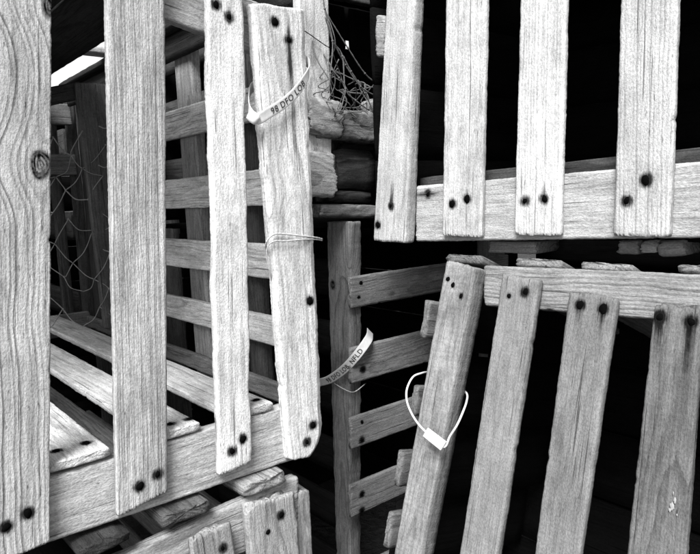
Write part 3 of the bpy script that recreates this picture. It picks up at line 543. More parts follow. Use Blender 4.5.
board('lower','roof_blocker',(0.6418,0.2300,0.6322),(0.9701,0.0000,-0.2425),(-0.2425,0.0000,-0.9701),[(0.0000,-0.0640),(0.0000,0.0640),(0.3050,-0.0640),(0.3050,0.0640)],0.006,0.004,0.5,300)
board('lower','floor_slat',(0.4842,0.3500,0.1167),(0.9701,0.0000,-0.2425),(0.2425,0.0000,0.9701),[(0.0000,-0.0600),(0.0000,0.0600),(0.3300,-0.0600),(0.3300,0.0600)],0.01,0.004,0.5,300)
board('lower','roof_blocker',(0.6418,0.1000,0.6322),(0.9701,0.0000,-0.2425),(-0.2425,0.0000,-0.9701),[(0.0000,-0.0640),(0.0000,0.0640),(0.3050,-0.0640),(0.3050,0.0640)],0.006,0.004,0.5,300)
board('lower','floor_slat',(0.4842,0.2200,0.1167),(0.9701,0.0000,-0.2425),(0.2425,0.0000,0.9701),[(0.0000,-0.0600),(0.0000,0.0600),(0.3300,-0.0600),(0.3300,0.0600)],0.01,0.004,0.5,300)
board('lower','roof_blocker',(0.6418,-0.0300,0.6322),(0.9701,0.0000,-0.2425),(-0.2425,0.0000,-0.9701),[(0.0000,-0.0640),(0.0000,0.0640),(0.3050,-0.0640),(0.3050,0.0640)],0.006,0.004,0.5,300)
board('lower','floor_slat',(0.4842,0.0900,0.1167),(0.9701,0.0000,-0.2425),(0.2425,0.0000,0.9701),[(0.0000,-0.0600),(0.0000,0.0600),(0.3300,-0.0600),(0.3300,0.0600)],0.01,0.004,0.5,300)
board('lower','roof_blocker',(0.6418,-0.1600,0.6322),(0.9701,0.0000,-0.2425),(-0.2425,0.0000,-0.9701),[(0.0000,-0.0640),(0.0000,0.0640),(0.3050,-0.0640),(0.3050,0.0640)],0.006,0.004,0.5,300)
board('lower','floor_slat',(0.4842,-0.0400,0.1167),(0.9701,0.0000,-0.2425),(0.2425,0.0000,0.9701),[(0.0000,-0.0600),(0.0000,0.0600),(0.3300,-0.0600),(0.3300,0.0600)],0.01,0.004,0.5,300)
board('lower','roof_blocker',(0.6418,-0.2900,0.6322),(0.9701,0.0000,-0.2425),(-0.2425,0.0000,-0.9701),[(0.0000,-0.0640),(0.0000,0.0640),(0.3050,-0.0640),(0.3050,0.0640)],0.006,0.004,0.5,300)
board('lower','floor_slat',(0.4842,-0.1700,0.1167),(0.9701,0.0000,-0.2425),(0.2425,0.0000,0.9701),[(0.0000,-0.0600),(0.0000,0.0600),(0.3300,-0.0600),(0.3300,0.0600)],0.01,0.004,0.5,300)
# the trap in the gap between
board('middle','post',(0.6200,0.7741,0.7141),(0.0000,0.0445,-0.9990),(-1.0000,-0.0000,0.0000),[(0.0014,-0.0299),(-0.0014,0.0299),(0.6617,-0.0179),(0.6419,0.0179)],0.026,0.2,0.5,330,knots=[(0.1018, -0.0145, 0.006, 0.012)],pith=(0.0, -0.03),wob=0.003,rnd=0.004)
board('middle','slat',(0.6145,0.7420,0.6055),(1.0000,0.0000,0.0000),(0.0000,-1.0000,0.0000),[(0.0000,-0.0247),(0.0000,0.0247),(0.4000,-0.0247),(0.4000,0.0247)],0.0075,0.22,0.5,420,nails=[(0.0211, 0.0129, 9), (0.0158, -0.0085, 9)],ragged=0.0012,rnd=0.003)
board('middle','slat',(0.6087,0.7420,0.4908),(1.0000,0.0000,0.0000),(0.0000,-1.0000,0.0000),[(0.0000,-0.0289),(0.0000,0.0289),(0.4000,-0.0289),(0.4000,0.0289)],0.0075,0.24,0.5,420,nails=[(0.024, -0.0096, 1)],ragged=0.0012,rnd=0.003)
board('middle','slat',(0.6031,0.7420,0.3821),(1.0000,0.0000,0.0000),(0.0000,-1.0000,0.0000),[(0.0000,-0.0261),(0.0000,0.0261),(0.4000,-0.0261),(0.4000,0.0261)],0.0075,0.22,0.5,420,nails=[(0.0233, 0.0136, 9), (0.0218, -0.0158, 0)],ragged=0.0012,rnd=0.003)
board('middle','slat',(0.5975,0.7420,0.2717),(1.0000,0.0000,0.0000),(0.0000,-1.0000,0.0000),[(0.0000,-0.0274),(0.0000,0.0274),(0.4000,-0.0274),(0.4000,0.0274)],0.0075,0.2,0.5,420,nails=[(0.0229, 0.0052, 0), (0.0216, -0.0216, 1)],ragged=0.0012,rnd=0.003)
board('middle','slat',(0.6250,0.7420,0.1300),(1.0000,0.0000,0.0000),(0.0000,-1.0000,0.0000),[(0.0000,-0.0250),(0.0000,0.0250),(0.3950,-0.0250),(0.3950,0.0250)],0.0075,0.2,0.5,300)
board('middle','post',(0.9900,0.7500,0.7000),(0.0000,0.0000,-1.0000),(0.0000,-1.0000,0.0000),[(0.0000,-0.0250),(0.0000,0.0250),(0.6900,-0.0250),(0.6900,0.0250)],0.03,0.2,0.5,300)
board('middle','back_slat',(0.6000,1.3000,0.6400),(1.0000,0.0000,0.0000),(0.0000,-1.0000,0.0000),[(0.0000,-0.0490),(0.0000,0.0490),(0.4500,-0.0490),(0.4500,0.0490)],0.01,0.004,0.5,300)  # closed near-black back, roof and end added against stray light
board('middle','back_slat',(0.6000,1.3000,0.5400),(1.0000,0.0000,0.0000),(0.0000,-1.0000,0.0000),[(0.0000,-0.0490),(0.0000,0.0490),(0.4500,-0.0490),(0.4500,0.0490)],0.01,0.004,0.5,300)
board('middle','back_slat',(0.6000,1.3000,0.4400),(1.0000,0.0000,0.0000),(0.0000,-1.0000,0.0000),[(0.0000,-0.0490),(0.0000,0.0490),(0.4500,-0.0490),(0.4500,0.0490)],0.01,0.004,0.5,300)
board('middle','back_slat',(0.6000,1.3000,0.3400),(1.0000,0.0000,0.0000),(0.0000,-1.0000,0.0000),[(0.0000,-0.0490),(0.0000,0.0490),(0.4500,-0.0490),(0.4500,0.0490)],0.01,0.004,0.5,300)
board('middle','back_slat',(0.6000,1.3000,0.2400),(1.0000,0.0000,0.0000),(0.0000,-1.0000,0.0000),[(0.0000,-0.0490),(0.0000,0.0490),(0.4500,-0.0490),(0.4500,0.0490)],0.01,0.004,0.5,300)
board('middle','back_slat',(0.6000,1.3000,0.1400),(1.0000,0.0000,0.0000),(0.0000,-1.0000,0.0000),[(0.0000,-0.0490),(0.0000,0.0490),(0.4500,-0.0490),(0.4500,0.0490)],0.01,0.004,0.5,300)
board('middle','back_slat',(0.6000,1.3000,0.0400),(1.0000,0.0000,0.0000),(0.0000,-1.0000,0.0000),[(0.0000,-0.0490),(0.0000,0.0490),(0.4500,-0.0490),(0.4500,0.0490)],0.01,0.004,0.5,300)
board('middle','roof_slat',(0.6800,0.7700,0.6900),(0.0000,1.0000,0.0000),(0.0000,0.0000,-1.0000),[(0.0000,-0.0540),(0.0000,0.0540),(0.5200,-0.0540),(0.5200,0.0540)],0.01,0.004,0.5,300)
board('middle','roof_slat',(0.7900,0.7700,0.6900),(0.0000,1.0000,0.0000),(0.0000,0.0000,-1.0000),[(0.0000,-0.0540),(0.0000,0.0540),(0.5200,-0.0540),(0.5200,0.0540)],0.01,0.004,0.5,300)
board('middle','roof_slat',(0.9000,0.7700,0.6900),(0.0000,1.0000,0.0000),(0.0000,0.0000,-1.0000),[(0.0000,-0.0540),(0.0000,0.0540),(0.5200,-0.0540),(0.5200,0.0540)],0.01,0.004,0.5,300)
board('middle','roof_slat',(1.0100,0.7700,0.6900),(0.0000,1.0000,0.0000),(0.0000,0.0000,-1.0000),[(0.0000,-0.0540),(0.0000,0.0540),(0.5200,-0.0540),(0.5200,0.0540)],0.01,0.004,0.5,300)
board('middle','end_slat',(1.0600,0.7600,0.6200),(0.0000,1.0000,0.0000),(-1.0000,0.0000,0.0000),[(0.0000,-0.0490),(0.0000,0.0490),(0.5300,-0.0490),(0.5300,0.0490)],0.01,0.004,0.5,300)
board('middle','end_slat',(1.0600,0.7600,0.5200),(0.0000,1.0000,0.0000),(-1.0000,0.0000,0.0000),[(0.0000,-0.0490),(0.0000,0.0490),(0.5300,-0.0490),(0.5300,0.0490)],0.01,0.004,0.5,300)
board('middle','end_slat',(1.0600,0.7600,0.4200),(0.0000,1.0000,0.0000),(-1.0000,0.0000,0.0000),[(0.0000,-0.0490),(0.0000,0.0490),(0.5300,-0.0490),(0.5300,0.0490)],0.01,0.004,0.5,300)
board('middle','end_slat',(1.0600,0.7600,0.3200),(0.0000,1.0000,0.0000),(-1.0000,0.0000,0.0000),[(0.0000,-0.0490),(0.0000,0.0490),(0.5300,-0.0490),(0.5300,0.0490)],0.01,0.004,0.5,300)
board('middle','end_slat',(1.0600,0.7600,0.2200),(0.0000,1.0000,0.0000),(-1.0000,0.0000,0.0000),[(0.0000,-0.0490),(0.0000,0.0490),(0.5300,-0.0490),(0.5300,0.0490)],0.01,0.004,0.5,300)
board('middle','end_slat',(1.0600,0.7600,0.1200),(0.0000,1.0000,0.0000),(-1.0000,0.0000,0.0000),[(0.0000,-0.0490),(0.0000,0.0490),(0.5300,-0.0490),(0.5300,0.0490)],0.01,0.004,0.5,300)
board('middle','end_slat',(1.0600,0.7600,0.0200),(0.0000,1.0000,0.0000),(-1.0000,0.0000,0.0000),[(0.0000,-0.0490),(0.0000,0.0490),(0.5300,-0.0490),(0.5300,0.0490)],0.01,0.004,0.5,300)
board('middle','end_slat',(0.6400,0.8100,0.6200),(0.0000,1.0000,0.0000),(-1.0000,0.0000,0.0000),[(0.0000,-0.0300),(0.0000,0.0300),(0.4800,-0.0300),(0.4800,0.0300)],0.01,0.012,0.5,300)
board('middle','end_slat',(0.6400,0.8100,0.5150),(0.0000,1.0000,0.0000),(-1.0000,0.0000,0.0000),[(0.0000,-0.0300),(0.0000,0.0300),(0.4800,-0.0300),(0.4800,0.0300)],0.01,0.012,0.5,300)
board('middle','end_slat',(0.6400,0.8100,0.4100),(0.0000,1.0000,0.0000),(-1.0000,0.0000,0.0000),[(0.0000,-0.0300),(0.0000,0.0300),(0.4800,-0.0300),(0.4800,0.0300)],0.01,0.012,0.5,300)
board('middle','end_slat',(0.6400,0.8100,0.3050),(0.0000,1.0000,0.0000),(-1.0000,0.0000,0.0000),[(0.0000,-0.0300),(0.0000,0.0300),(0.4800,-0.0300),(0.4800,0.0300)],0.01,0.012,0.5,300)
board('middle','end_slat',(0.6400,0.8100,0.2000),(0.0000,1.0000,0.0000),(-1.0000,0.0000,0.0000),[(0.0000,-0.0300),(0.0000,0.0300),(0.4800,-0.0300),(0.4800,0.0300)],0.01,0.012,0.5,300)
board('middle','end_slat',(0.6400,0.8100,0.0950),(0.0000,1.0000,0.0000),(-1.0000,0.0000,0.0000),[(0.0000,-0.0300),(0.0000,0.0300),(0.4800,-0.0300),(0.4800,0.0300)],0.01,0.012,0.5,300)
# the weathered trap further back
board('weathered','post',(0.5720,0.7450,1.0983),(-0.0225,0.0000,-0.9997),(0.0000,-1.0000,0.0000),[(0.0065,-0.0282),(-0.0065,0.0282),(0.3373,-0.0255),(0.3448,0.0255)],0.014,0.52,0.4,330,pith=(0.0, -0.04),ragged=0.0014,wob=0.004)
board('weathered','slat',(0.5605,0.7350,0.8606),(0.9995,0.0000,-0.0313),(-0.0000,-1.0000,0.0000),[(-0.0006,-0.0218),(0.0006,0.0218),(0.1198,-0.0236),(0.1205,0.0236)],0.05,0.2,0.7,180,ragged=0.002,wob=0.006,rnd=0.009,rot=0.35)
board('weathered','slat_stub',(0.5420,0.7260,0.8690),(0.9974,0.0000,-0.0717),(-0.0000,-1.0000,0.0000),[(0.0003,-0.0247),(-0.0003,0.0247),(0.0582,-0.0272),(0.0572,0.0272)],0.03,0.34,0.7,180,ragged=0.003,wob=0.006,rnd=0.012,rot=0.4)
board('weathered','slat_stub',(0.6079,0.7550,0.7970),(0.9977,0.0000,-0.0680),(-0.0000,-1.0000,0.0000),[(0.0004,-0.0292),(-0.0004,0.0292),(0.0823,-0.0300),(0.0811,0.0300)],0.04,0.07,0.8,180,ragged=0.003,wob=0.006,rnd=0.01,rot=0.4)
board('weathered','slat_stub',(0.5385,0.7350,0.7880),(0.9958,0.0000,-0.0915),(-0.0000,-1.0000,0.0000),[(0.0010,-0.0323),(-0.0010,0.0323),(0.0520,-0.0306),(0.0498,0.0306)],0.014,0.36,0.6,180,ragged=0.003,wob=0.006,rnd=0.005,rot=0.5)
board('weathered','slat_stub',(0.6359,0.7700,0.8339),(1.0000,0.0000,0.0016),(-0.0000,-1.0000,-0.0000),[(-0.0007,-0.0122),(0.0007,0.0122),(0.0753,-0.0112),(0.0764,0.0112)],0.04,0.04,0.8,180,ragged=0.003,wob=0.006,rnd=0.006,rot=0.4)
board('weathered','slat',(0.5680,0.7450,0.7339),(0.9984,0.0000,-0.0569),(-0.0000,-1.0000,0.0000),[(-0.0000,-0.0095),(0.0000,0.0095),(0.1160,-0.0103),(0.1158,0.0103)],0.04,0.2,0.7,180,ragged=0.002,wob=0.005,rnd=0.006,rot=0.35)
board('weathered','slat_stub',(0.5959,0.7600,0.7547),(0.9984,0.0000,-0.0567),(-0.0000,-1.0000,0.0000),[(0.0000,-0.0090),(-0.0000,0.0090),(0.0854,-0.0087),(0.0853,0.0087)],0.04,0.05,0.7,180,ragged=0.002,wob=0.005,rnd=0.006,rot=0.35)
board('weathered','slat_stub',(0.6632,0.7400,0.8771),(0.9987,0.0000,0.0511),(-0.0000,-1.0000,-0.0000),[(-0.0021,-0.0210),(0.0021,0.0210),(0.0185,-0.0243),(0.0233,0.0243)],0.02,0.3,0.7,180,ragged=0.002,wob=0.005,rnd=0.006,rot=0.4)
board('weathered','slat',(0.5500,0.7700,1.0800),(1.0000,0.0000,0.0000),(0.0000,-1.0000,0.0000),[(0.0000,-0.0300),(0.0000,0.0300),(0.4500,-0.0300),(0.4500,0.0300)],0.012,0.1,0.5,300)
board('weathered','back_slat',(0.5000,1.2500,0.7700),(1.0000,0.0000,0.0000),(0.0000,-1.0000,0.0000),[(0.0000,-0.0498),(0.0000,0.0498),(0.8100,-0.0498),(0.8100,0.0498)],0.01,0.004,0.5,300)  # near-black closed boards from here on, added to shut out sky light
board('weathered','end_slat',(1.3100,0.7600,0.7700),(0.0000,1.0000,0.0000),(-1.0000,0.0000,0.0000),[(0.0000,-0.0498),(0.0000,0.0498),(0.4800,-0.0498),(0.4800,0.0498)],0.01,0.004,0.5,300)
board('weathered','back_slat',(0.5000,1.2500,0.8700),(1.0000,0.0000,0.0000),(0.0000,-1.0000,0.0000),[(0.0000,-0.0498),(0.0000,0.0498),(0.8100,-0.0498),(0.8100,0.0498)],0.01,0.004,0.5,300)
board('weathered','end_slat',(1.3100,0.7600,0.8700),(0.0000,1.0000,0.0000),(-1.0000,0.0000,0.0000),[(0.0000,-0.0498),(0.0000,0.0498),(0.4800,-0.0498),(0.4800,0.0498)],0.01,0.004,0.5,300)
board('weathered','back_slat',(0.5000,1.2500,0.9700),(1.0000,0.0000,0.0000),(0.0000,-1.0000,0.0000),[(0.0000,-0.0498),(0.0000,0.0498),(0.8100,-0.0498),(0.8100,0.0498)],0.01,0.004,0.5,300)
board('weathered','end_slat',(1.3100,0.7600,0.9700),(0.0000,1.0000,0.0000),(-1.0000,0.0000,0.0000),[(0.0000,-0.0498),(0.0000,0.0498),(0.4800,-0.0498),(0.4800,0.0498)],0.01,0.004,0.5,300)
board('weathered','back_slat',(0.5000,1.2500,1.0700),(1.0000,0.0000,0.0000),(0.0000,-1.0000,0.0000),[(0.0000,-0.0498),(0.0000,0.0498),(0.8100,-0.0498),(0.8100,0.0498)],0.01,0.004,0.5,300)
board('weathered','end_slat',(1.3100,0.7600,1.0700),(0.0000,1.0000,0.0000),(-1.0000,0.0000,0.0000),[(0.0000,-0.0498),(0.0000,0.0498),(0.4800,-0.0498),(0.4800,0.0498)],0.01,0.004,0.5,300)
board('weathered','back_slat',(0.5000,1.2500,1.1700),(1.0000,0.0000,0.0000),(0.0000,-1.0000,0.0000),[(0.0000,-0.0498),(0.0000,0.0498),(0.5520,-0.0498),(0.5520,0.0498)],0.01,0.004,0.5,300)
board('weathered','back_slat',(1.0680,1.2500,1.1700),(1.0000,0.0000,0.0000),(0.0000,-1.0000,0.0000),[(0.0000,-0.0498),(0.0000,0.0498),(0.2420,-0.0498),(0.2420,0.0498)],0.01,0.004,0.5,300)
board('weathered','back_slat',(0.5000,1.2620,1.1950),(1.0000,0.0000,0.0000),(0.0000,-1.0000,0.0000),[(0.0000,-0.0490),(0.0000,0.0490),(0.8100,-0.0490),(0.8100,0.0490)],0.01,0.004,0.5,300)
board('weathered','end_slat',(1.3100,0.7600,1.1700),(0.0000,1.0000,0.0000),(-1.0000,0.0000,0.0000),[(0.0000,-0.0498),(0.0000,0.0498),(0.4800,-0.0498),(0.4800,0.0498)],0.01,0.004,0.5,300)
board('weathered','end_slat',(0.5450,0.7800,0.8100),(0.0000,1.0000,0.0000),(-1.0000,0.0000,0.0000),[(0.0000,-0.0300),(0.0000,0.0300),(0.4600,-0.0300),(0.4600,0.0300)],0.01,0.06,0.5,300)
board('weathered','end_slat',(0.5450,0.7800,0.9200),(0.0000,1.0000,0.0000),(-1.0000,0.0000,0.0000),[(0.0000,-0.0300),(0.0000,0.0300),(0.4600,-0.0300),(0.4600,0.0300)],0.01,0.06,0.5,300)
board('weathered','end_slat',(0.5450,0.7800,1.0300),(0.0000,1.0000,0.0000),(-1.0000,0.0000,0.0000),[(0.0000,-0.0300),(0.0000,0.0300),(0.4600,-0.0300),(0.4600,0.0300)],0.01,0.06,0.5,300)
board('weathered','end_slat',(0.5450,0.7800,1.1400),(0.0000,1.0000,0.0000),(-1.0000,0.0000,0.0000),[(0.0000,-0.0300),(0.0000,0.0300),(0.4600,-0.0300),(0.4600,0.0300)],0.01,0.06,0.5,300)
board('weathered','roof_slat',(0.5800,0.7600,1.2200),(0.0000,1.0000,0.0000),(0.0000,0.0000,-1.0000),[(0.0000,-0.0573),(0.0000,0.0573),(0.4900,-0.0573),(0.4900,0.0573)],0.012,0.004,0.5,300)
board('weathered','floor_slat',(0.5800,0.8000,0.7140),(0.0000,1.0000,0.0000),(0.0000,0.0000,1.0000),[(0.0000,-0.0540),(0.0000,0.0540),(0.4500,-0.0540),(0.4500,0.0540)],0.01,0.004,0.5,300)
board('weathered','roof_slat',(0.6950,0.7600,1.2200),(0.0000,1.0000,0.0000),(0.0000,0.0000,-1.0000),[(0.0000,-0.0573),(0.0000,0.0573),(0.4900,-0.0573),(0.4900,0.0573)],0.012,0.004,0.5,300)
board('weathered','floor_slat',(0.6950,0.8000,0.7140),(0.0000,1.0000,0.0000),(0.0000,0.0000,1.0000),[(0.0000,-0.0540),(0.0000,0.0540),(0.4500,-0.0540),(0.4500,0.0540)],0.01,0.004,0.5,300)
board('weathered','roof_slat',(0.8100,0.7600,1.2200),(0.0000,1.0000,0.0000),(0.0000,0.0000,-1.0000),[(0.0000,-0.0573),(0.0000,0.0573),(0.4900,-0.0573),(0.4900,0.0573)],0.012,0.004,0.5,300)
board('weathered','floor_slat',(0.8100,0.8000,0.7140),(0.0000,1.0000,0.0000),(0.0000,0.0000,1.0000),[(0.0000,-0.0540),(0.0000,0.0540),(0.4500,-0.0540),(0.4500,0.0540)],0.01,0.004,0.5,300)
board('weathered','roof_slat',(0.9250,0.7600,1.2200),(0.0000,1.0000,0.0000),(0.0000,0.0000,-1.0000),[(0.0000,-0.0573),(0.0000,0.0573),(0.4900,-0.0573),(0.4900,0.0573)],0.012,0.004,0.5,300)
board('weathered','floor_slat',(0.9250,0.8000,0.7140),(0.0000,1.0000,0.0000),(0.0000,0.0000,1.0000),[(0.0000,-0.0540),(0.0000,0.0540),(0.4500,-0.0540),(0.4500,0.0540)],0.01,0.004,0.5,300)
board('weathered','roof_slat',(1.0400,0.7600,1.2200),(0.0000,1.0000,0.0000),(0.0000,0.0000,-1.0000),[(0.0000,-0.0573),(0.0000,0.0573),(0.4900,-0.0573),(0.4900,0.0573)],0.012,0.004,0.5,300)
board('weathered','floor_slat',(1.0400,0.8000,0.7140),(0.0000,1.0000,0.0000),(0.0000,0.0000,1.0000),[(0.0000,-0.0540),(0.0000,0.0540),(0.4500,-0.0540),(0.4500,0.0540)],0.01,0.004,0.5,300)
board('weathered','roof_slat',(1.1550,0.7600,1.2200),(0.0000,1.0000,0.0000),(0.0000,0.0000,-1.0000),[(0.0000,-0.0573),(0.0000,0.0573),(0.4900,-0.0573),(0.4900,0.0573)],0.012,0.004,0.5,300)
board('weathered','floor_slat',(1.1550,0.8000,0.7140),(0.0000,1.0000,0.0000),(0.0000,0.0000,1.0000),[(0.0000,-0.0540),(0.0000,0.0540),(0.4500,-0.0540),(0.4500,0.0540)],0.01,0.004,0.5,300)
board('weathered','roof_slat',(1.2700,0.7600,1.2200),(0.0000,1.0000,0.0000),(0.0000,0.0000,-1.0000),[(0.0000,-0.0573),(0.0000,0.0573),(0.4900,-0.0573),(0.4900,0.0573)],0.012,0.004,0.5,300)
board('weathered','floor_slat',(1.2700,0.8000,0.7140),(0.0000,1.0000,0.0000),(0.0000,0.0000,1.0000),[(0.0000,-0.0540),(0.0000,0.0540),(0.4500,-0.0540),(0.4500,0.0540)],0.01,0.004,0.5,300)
# the trap under the near left one
board('under','slat',(0.2835,0.5920,0.4029),(0.0699,0.0000,-0.9976),(-0.0000,-1.0000,0.0000),[(-0.0022,-0.0246),(0.0022,0.0246),(0.1149,-0.0257),(0.1206,0.0257)],0.01,0.27,0.6,330,nails=[(0.0241, 0.0104, 0)],ragged=0.002,rnd=0.004,pith=(0.02, -0.03))
board('under','slat',(0.3602,0.5920,0.4110),(0.0312,0.0000,-0.9995),(-0.0000,-1.0000,0.0000),[(-0.0009,-0.0338),(0.0009,0.0338),(0.1570,-0.0340),(0.1572,0.0340)],0.014,0.32,0.5,330,nails=[(0.0218, 0.0106, 0), (0.0349, -0.0085, 9)],ragged=0.003,rnd=0.006,rot=0.12,pith=(0.0, -0.03))
board('under','slat',(0.1715,0.5920,0.3998),(0.0666,0.0000,-0.9978),(-0.0000,-1.0000,0.0000),[(0.0002,-0.0239),(-0.0002,0.0239),(0.0756,-0.0218),(0.0803,0.0218)],0.01,0.3,0.6,330,ragged=0.0018)
board('under','rail',(0.1322,0.6060,0.3801),(0.9997,0.0000,0.0254),(-0.0000,-1.0000,-0.0000),[(-0.0025,-0.0213),(0.0025,0.0213),(0.2702,-0.0337),(0.2761,0.0337)],0.016,0.33,0.7,260,pith=(0.02, -0.03),wob=0.003)
board('under','post',(0.4105,0.6070,0.3980),(0.0000,0.0000,-1.0000),(0.0000,-1.0000,0.0000),[(0.0000,-0.0140),(0.0000,0.0140),(0.3880,-0.0140),(0.3880,0.0140)],0.03,0.32,0.5,300,ragged=0.0014)
board('under','roof_slat',(0.3560,0.5970,0.4385),(0.0000,1.0000,0.0000),(0.0000,0.0000,1.0000),[(0.0000,-0.0280),(0.0000,0.0280),(0.8530,-0.0280),(0.8530,0.0280)],0.016,0.3,0.6,300,ragged=0.0014,rnd=0.003)
board('under','roof_slat',(0.2590,0.5970,0.4370),(0.0000,1.0000,0.0000),(0.0000,0.0000,1.0000),[(0.0000,-0.0270),(0.0000,0.0270),(0.8530,-0.0270),(0.8530,0.0270)],0.014,0.1,0.6,300,ragged=0.0014,rnd=0.003)
board('under','roof_slat',(0.1750,0.5970,0.4370),(0.0000,1.0000,0.0000),(0.0000,0.0000,1.0000),[(0.0000,-0.0250),(0.0000,0.0250),(0.8530,-0.0250),(0.8530,0.0250)],0.014,0.04,0.6,300,ragged=0.0014,rnd=0.003)
board('under','roof_slat',(0.0600,0.5970,0.4370),(0.0000,1.0000,0.0000),(0.0000,0.0000,1.0000),[(0.0000,-0.0300),(0.0000,0.0300),(0.8530,-0.0300),(0.8530,0.0300)],0.014,0.04,0.6,300,ragged=0.0014,rnd=0.003)
board('under','floor_slat',(-0.1200,0.6100,0.0300),(0.0000,1.0000,0.0000),(0.0000,0.0000,1.0000),[(0.0000,-0.0400),(0.0000,0.0400),(0.8400,-0.0400),(0.8400,0.0400)],0.01,0.004,0.5,300)  # near-black floor and back added to darken the inside
board('under','floor_slat',(-0.0350,0.6100,0.0300),(0.0000,1.0000,0.0000),(0.0000,0.0000,1.0000),[(0.0000,-0.0400),(0.0000,0.0400),(0.8400,-0.0400),(0.8400,0.0400)],0.01,0.004,0.5,300)
board('under','floor_slat',(0.0500,0.6100,0.0300),(0.0000,1.0000,0.0000),(0.0000,0.0000,1.0000),[(0.0000,-0.0400),(0.0000,0.0400),(0.8400,-0.0400),(0.8400,0.0400)],0.01,0.004,0.5,300)
board('under','floor_slat',(0.1350,0.6100,0.0300),(0.0000,1.0000,0.0000),(0.0000,0.0000,1.0000),[(0.0000,-0.0400),(0.0000,0.0400),(0.8400,-0.0400),(0.8400,0.0400)],0.01,0.004,0.5,300)
board('under','floor_slat',(0.2200,0.6100,0.0300),(0.0000,1.0000,0.0000),(0.0000,0.0000,1.0000),[(0.0000,-0.0400),(0.0000,0.0400),(0.8400,-0.0400),(0.8400,0.0400)],0.01,0.004,0.5,300)
board('under','floor_slat',(0.3050,0.6100,0.0300),(0.0000,1.0000,0.0000),(0.0000,0.0000,1.0000),[(0.0000,-0.0400),(0.0000,0.0400),(0.8400,-0.0400),(0.8400,0.0400)],0.01,0.004,0.5,300)
board('under','floor_slat',(0.3900,0.6100,0.0300),(0.0000,1.0000,0.0000),(0.0000,0.0000,1.0000),[(0.0000,-0.0400),(0.0000,0.0400),(0.8400,-0.0400),(0.8400,0.0400)],0.01,0.004,0.5,300)
board('under','back_slat',(-0.1500,1.4600,0.3700),(1.0000,0.0000,0.0000),(0.0000,-1.0000,0.0000),[(0.0000,-0.0490),(0.0000,0.0490),(0.5800,-0.0490),(0.5800,0.0490)],0.01,0.004,0.5,300)
board('under','side_slat',(0.4200,0.6400,0.3700),(0.0000,1.0000,0.0000),(1.0000,0.0000,0.0000),[(0.0000,-0.0300),(0.0000,0.0300),(0.8100,-0.0300),(0.8100,0.0300)],0.01,0.12,0.5,300)
board('under','side_slat',(-0.1600,0.6100,0.3700),(0.0000,1.0000,0.0000),(1.0000,0.0000,0.0000),[(0.0000,-0.0300),(0.0000,0.0300),(0.8400,-0.0300),(0.8400,0.0300)],0.01,0.12,0.5,300)
board('under','back_slat',(-0.1500,1.4600,0.2700),(1.0000,0.0000,0.0000),(0.0000,-1.0000,0.0000),[(0.0000,-0.0490),(0.0000,0.0490),(0.5800,-0.0490),(0.5800,0.0490)],0.01,0.004,0.5,300)
board('under','side_slat',(0.4200,0.6400,0.2700),(0.0000,1.0000,0.0000),(1.0000,0.0000,0.0000),[(0.0000,-0.0300),(0.0000,0.0300),(0.8100,-0.0300),(0.8100,0.0300)],0.01,0.12,0.5,300)
board('under','side_slat',(-0.1600,0.6100,0.2700),(0.0000,1.0000,0.0000),(1.0000,0.0000,0.0000),[(0.0000,-0.0300),(0.0000,0.0300),(0.8400,-0.0300),(0.8400,0.0300)],0.01,0.12,0.5,300)
board('under','back_slat',(-0.1500,1.4600,0.1700),(1.0000,0.0000,0.0000),(0.0000,-1.0000,0.0000),[(0.0000,-0.0490),(0.0000,0.0490),(0.5800,-0.0490),(0.5800,0.0490)],0.01,0.004,0.5,300)
board('under','side_slat',(0.4200,0.6400,0.1700),(0.0000,1.0000,0.0000),(1.0000,0.0000,0.0000),[(0.0000,-0.0300),(0.0000,0.0300),(0.8100,-0.0300),(0.8100,0.0300)],0.01,0.12,0.5,300)
board('under','side_slat',(-0.1600,0.6100,0.1700),(0.0000,1.0000,0.0000),(1.0000,0.0000,0.0000),[(0.0000,-0.0300),(0.0000,0.0300),(0.8400,-0.0300),(0.8400,0.0300)],0.01,0.12,0.5,300)
board('under','back_slat',(-0.1500,1.4600,0.0700),(1.0000,0.0000,0.0000),(0.0000,-1.0000,0.0000),[(0.0000,-0.0490),(0.0000,0.0490),(0.5800,-0.0490),(0.5800,0.0490)],0.01,0.004,0.5,300)
board('under','side_slat',(0.4200,0.6400,0.0700),(0.0000,1.0000,0.0000),(1.0000,0.0000,0.0000),[(0.0000,-0.0300),(0.0000,0.0300),(0.8100,-0.0300),(0.8100,0.0300)],0.01,0.12,0.5,300)
board('under','side_slat',(-0.1600,0.6100,0.0700),(0.0000,1.0000,0.0000),(1.0000,0.0000,0.0000),[(0.0000,-0.0300),(0.0000,0.0300),(0.8400,-0.0300),(0.8400,0.0300)],0.01,0.12,0.5,300)
# dark traps further back, built closed to enclose the stack and block light
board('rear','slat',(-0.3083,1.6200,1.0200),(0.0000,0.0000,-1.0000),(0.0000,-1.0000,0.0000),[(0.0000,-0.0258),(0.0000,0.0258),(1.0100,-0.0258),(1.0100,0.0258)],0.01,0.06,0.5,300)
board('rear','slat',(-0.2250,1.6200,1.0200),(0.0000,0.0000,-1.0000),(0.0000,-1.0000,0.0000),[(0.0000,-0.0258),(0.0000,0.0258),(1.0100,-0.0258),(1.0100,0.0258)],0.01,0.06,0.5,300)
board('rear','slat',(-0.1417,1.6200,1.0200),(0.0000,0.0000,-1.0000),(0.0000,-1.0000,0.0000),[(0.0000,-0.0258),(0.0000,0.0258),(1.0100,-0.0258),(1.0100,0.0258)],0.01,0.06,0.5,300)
board('rear','slat',(-0.0583,1.6200,1.0200),(0.0000,0.0000,-1.0000),(0.0000,-1.0000,0.0000),[(0.0000,-0.0258),(0.0000,0.0258),(1.0100,-0.0258),(1.0100,0.0258)],0.01,0.06,0.5,300)
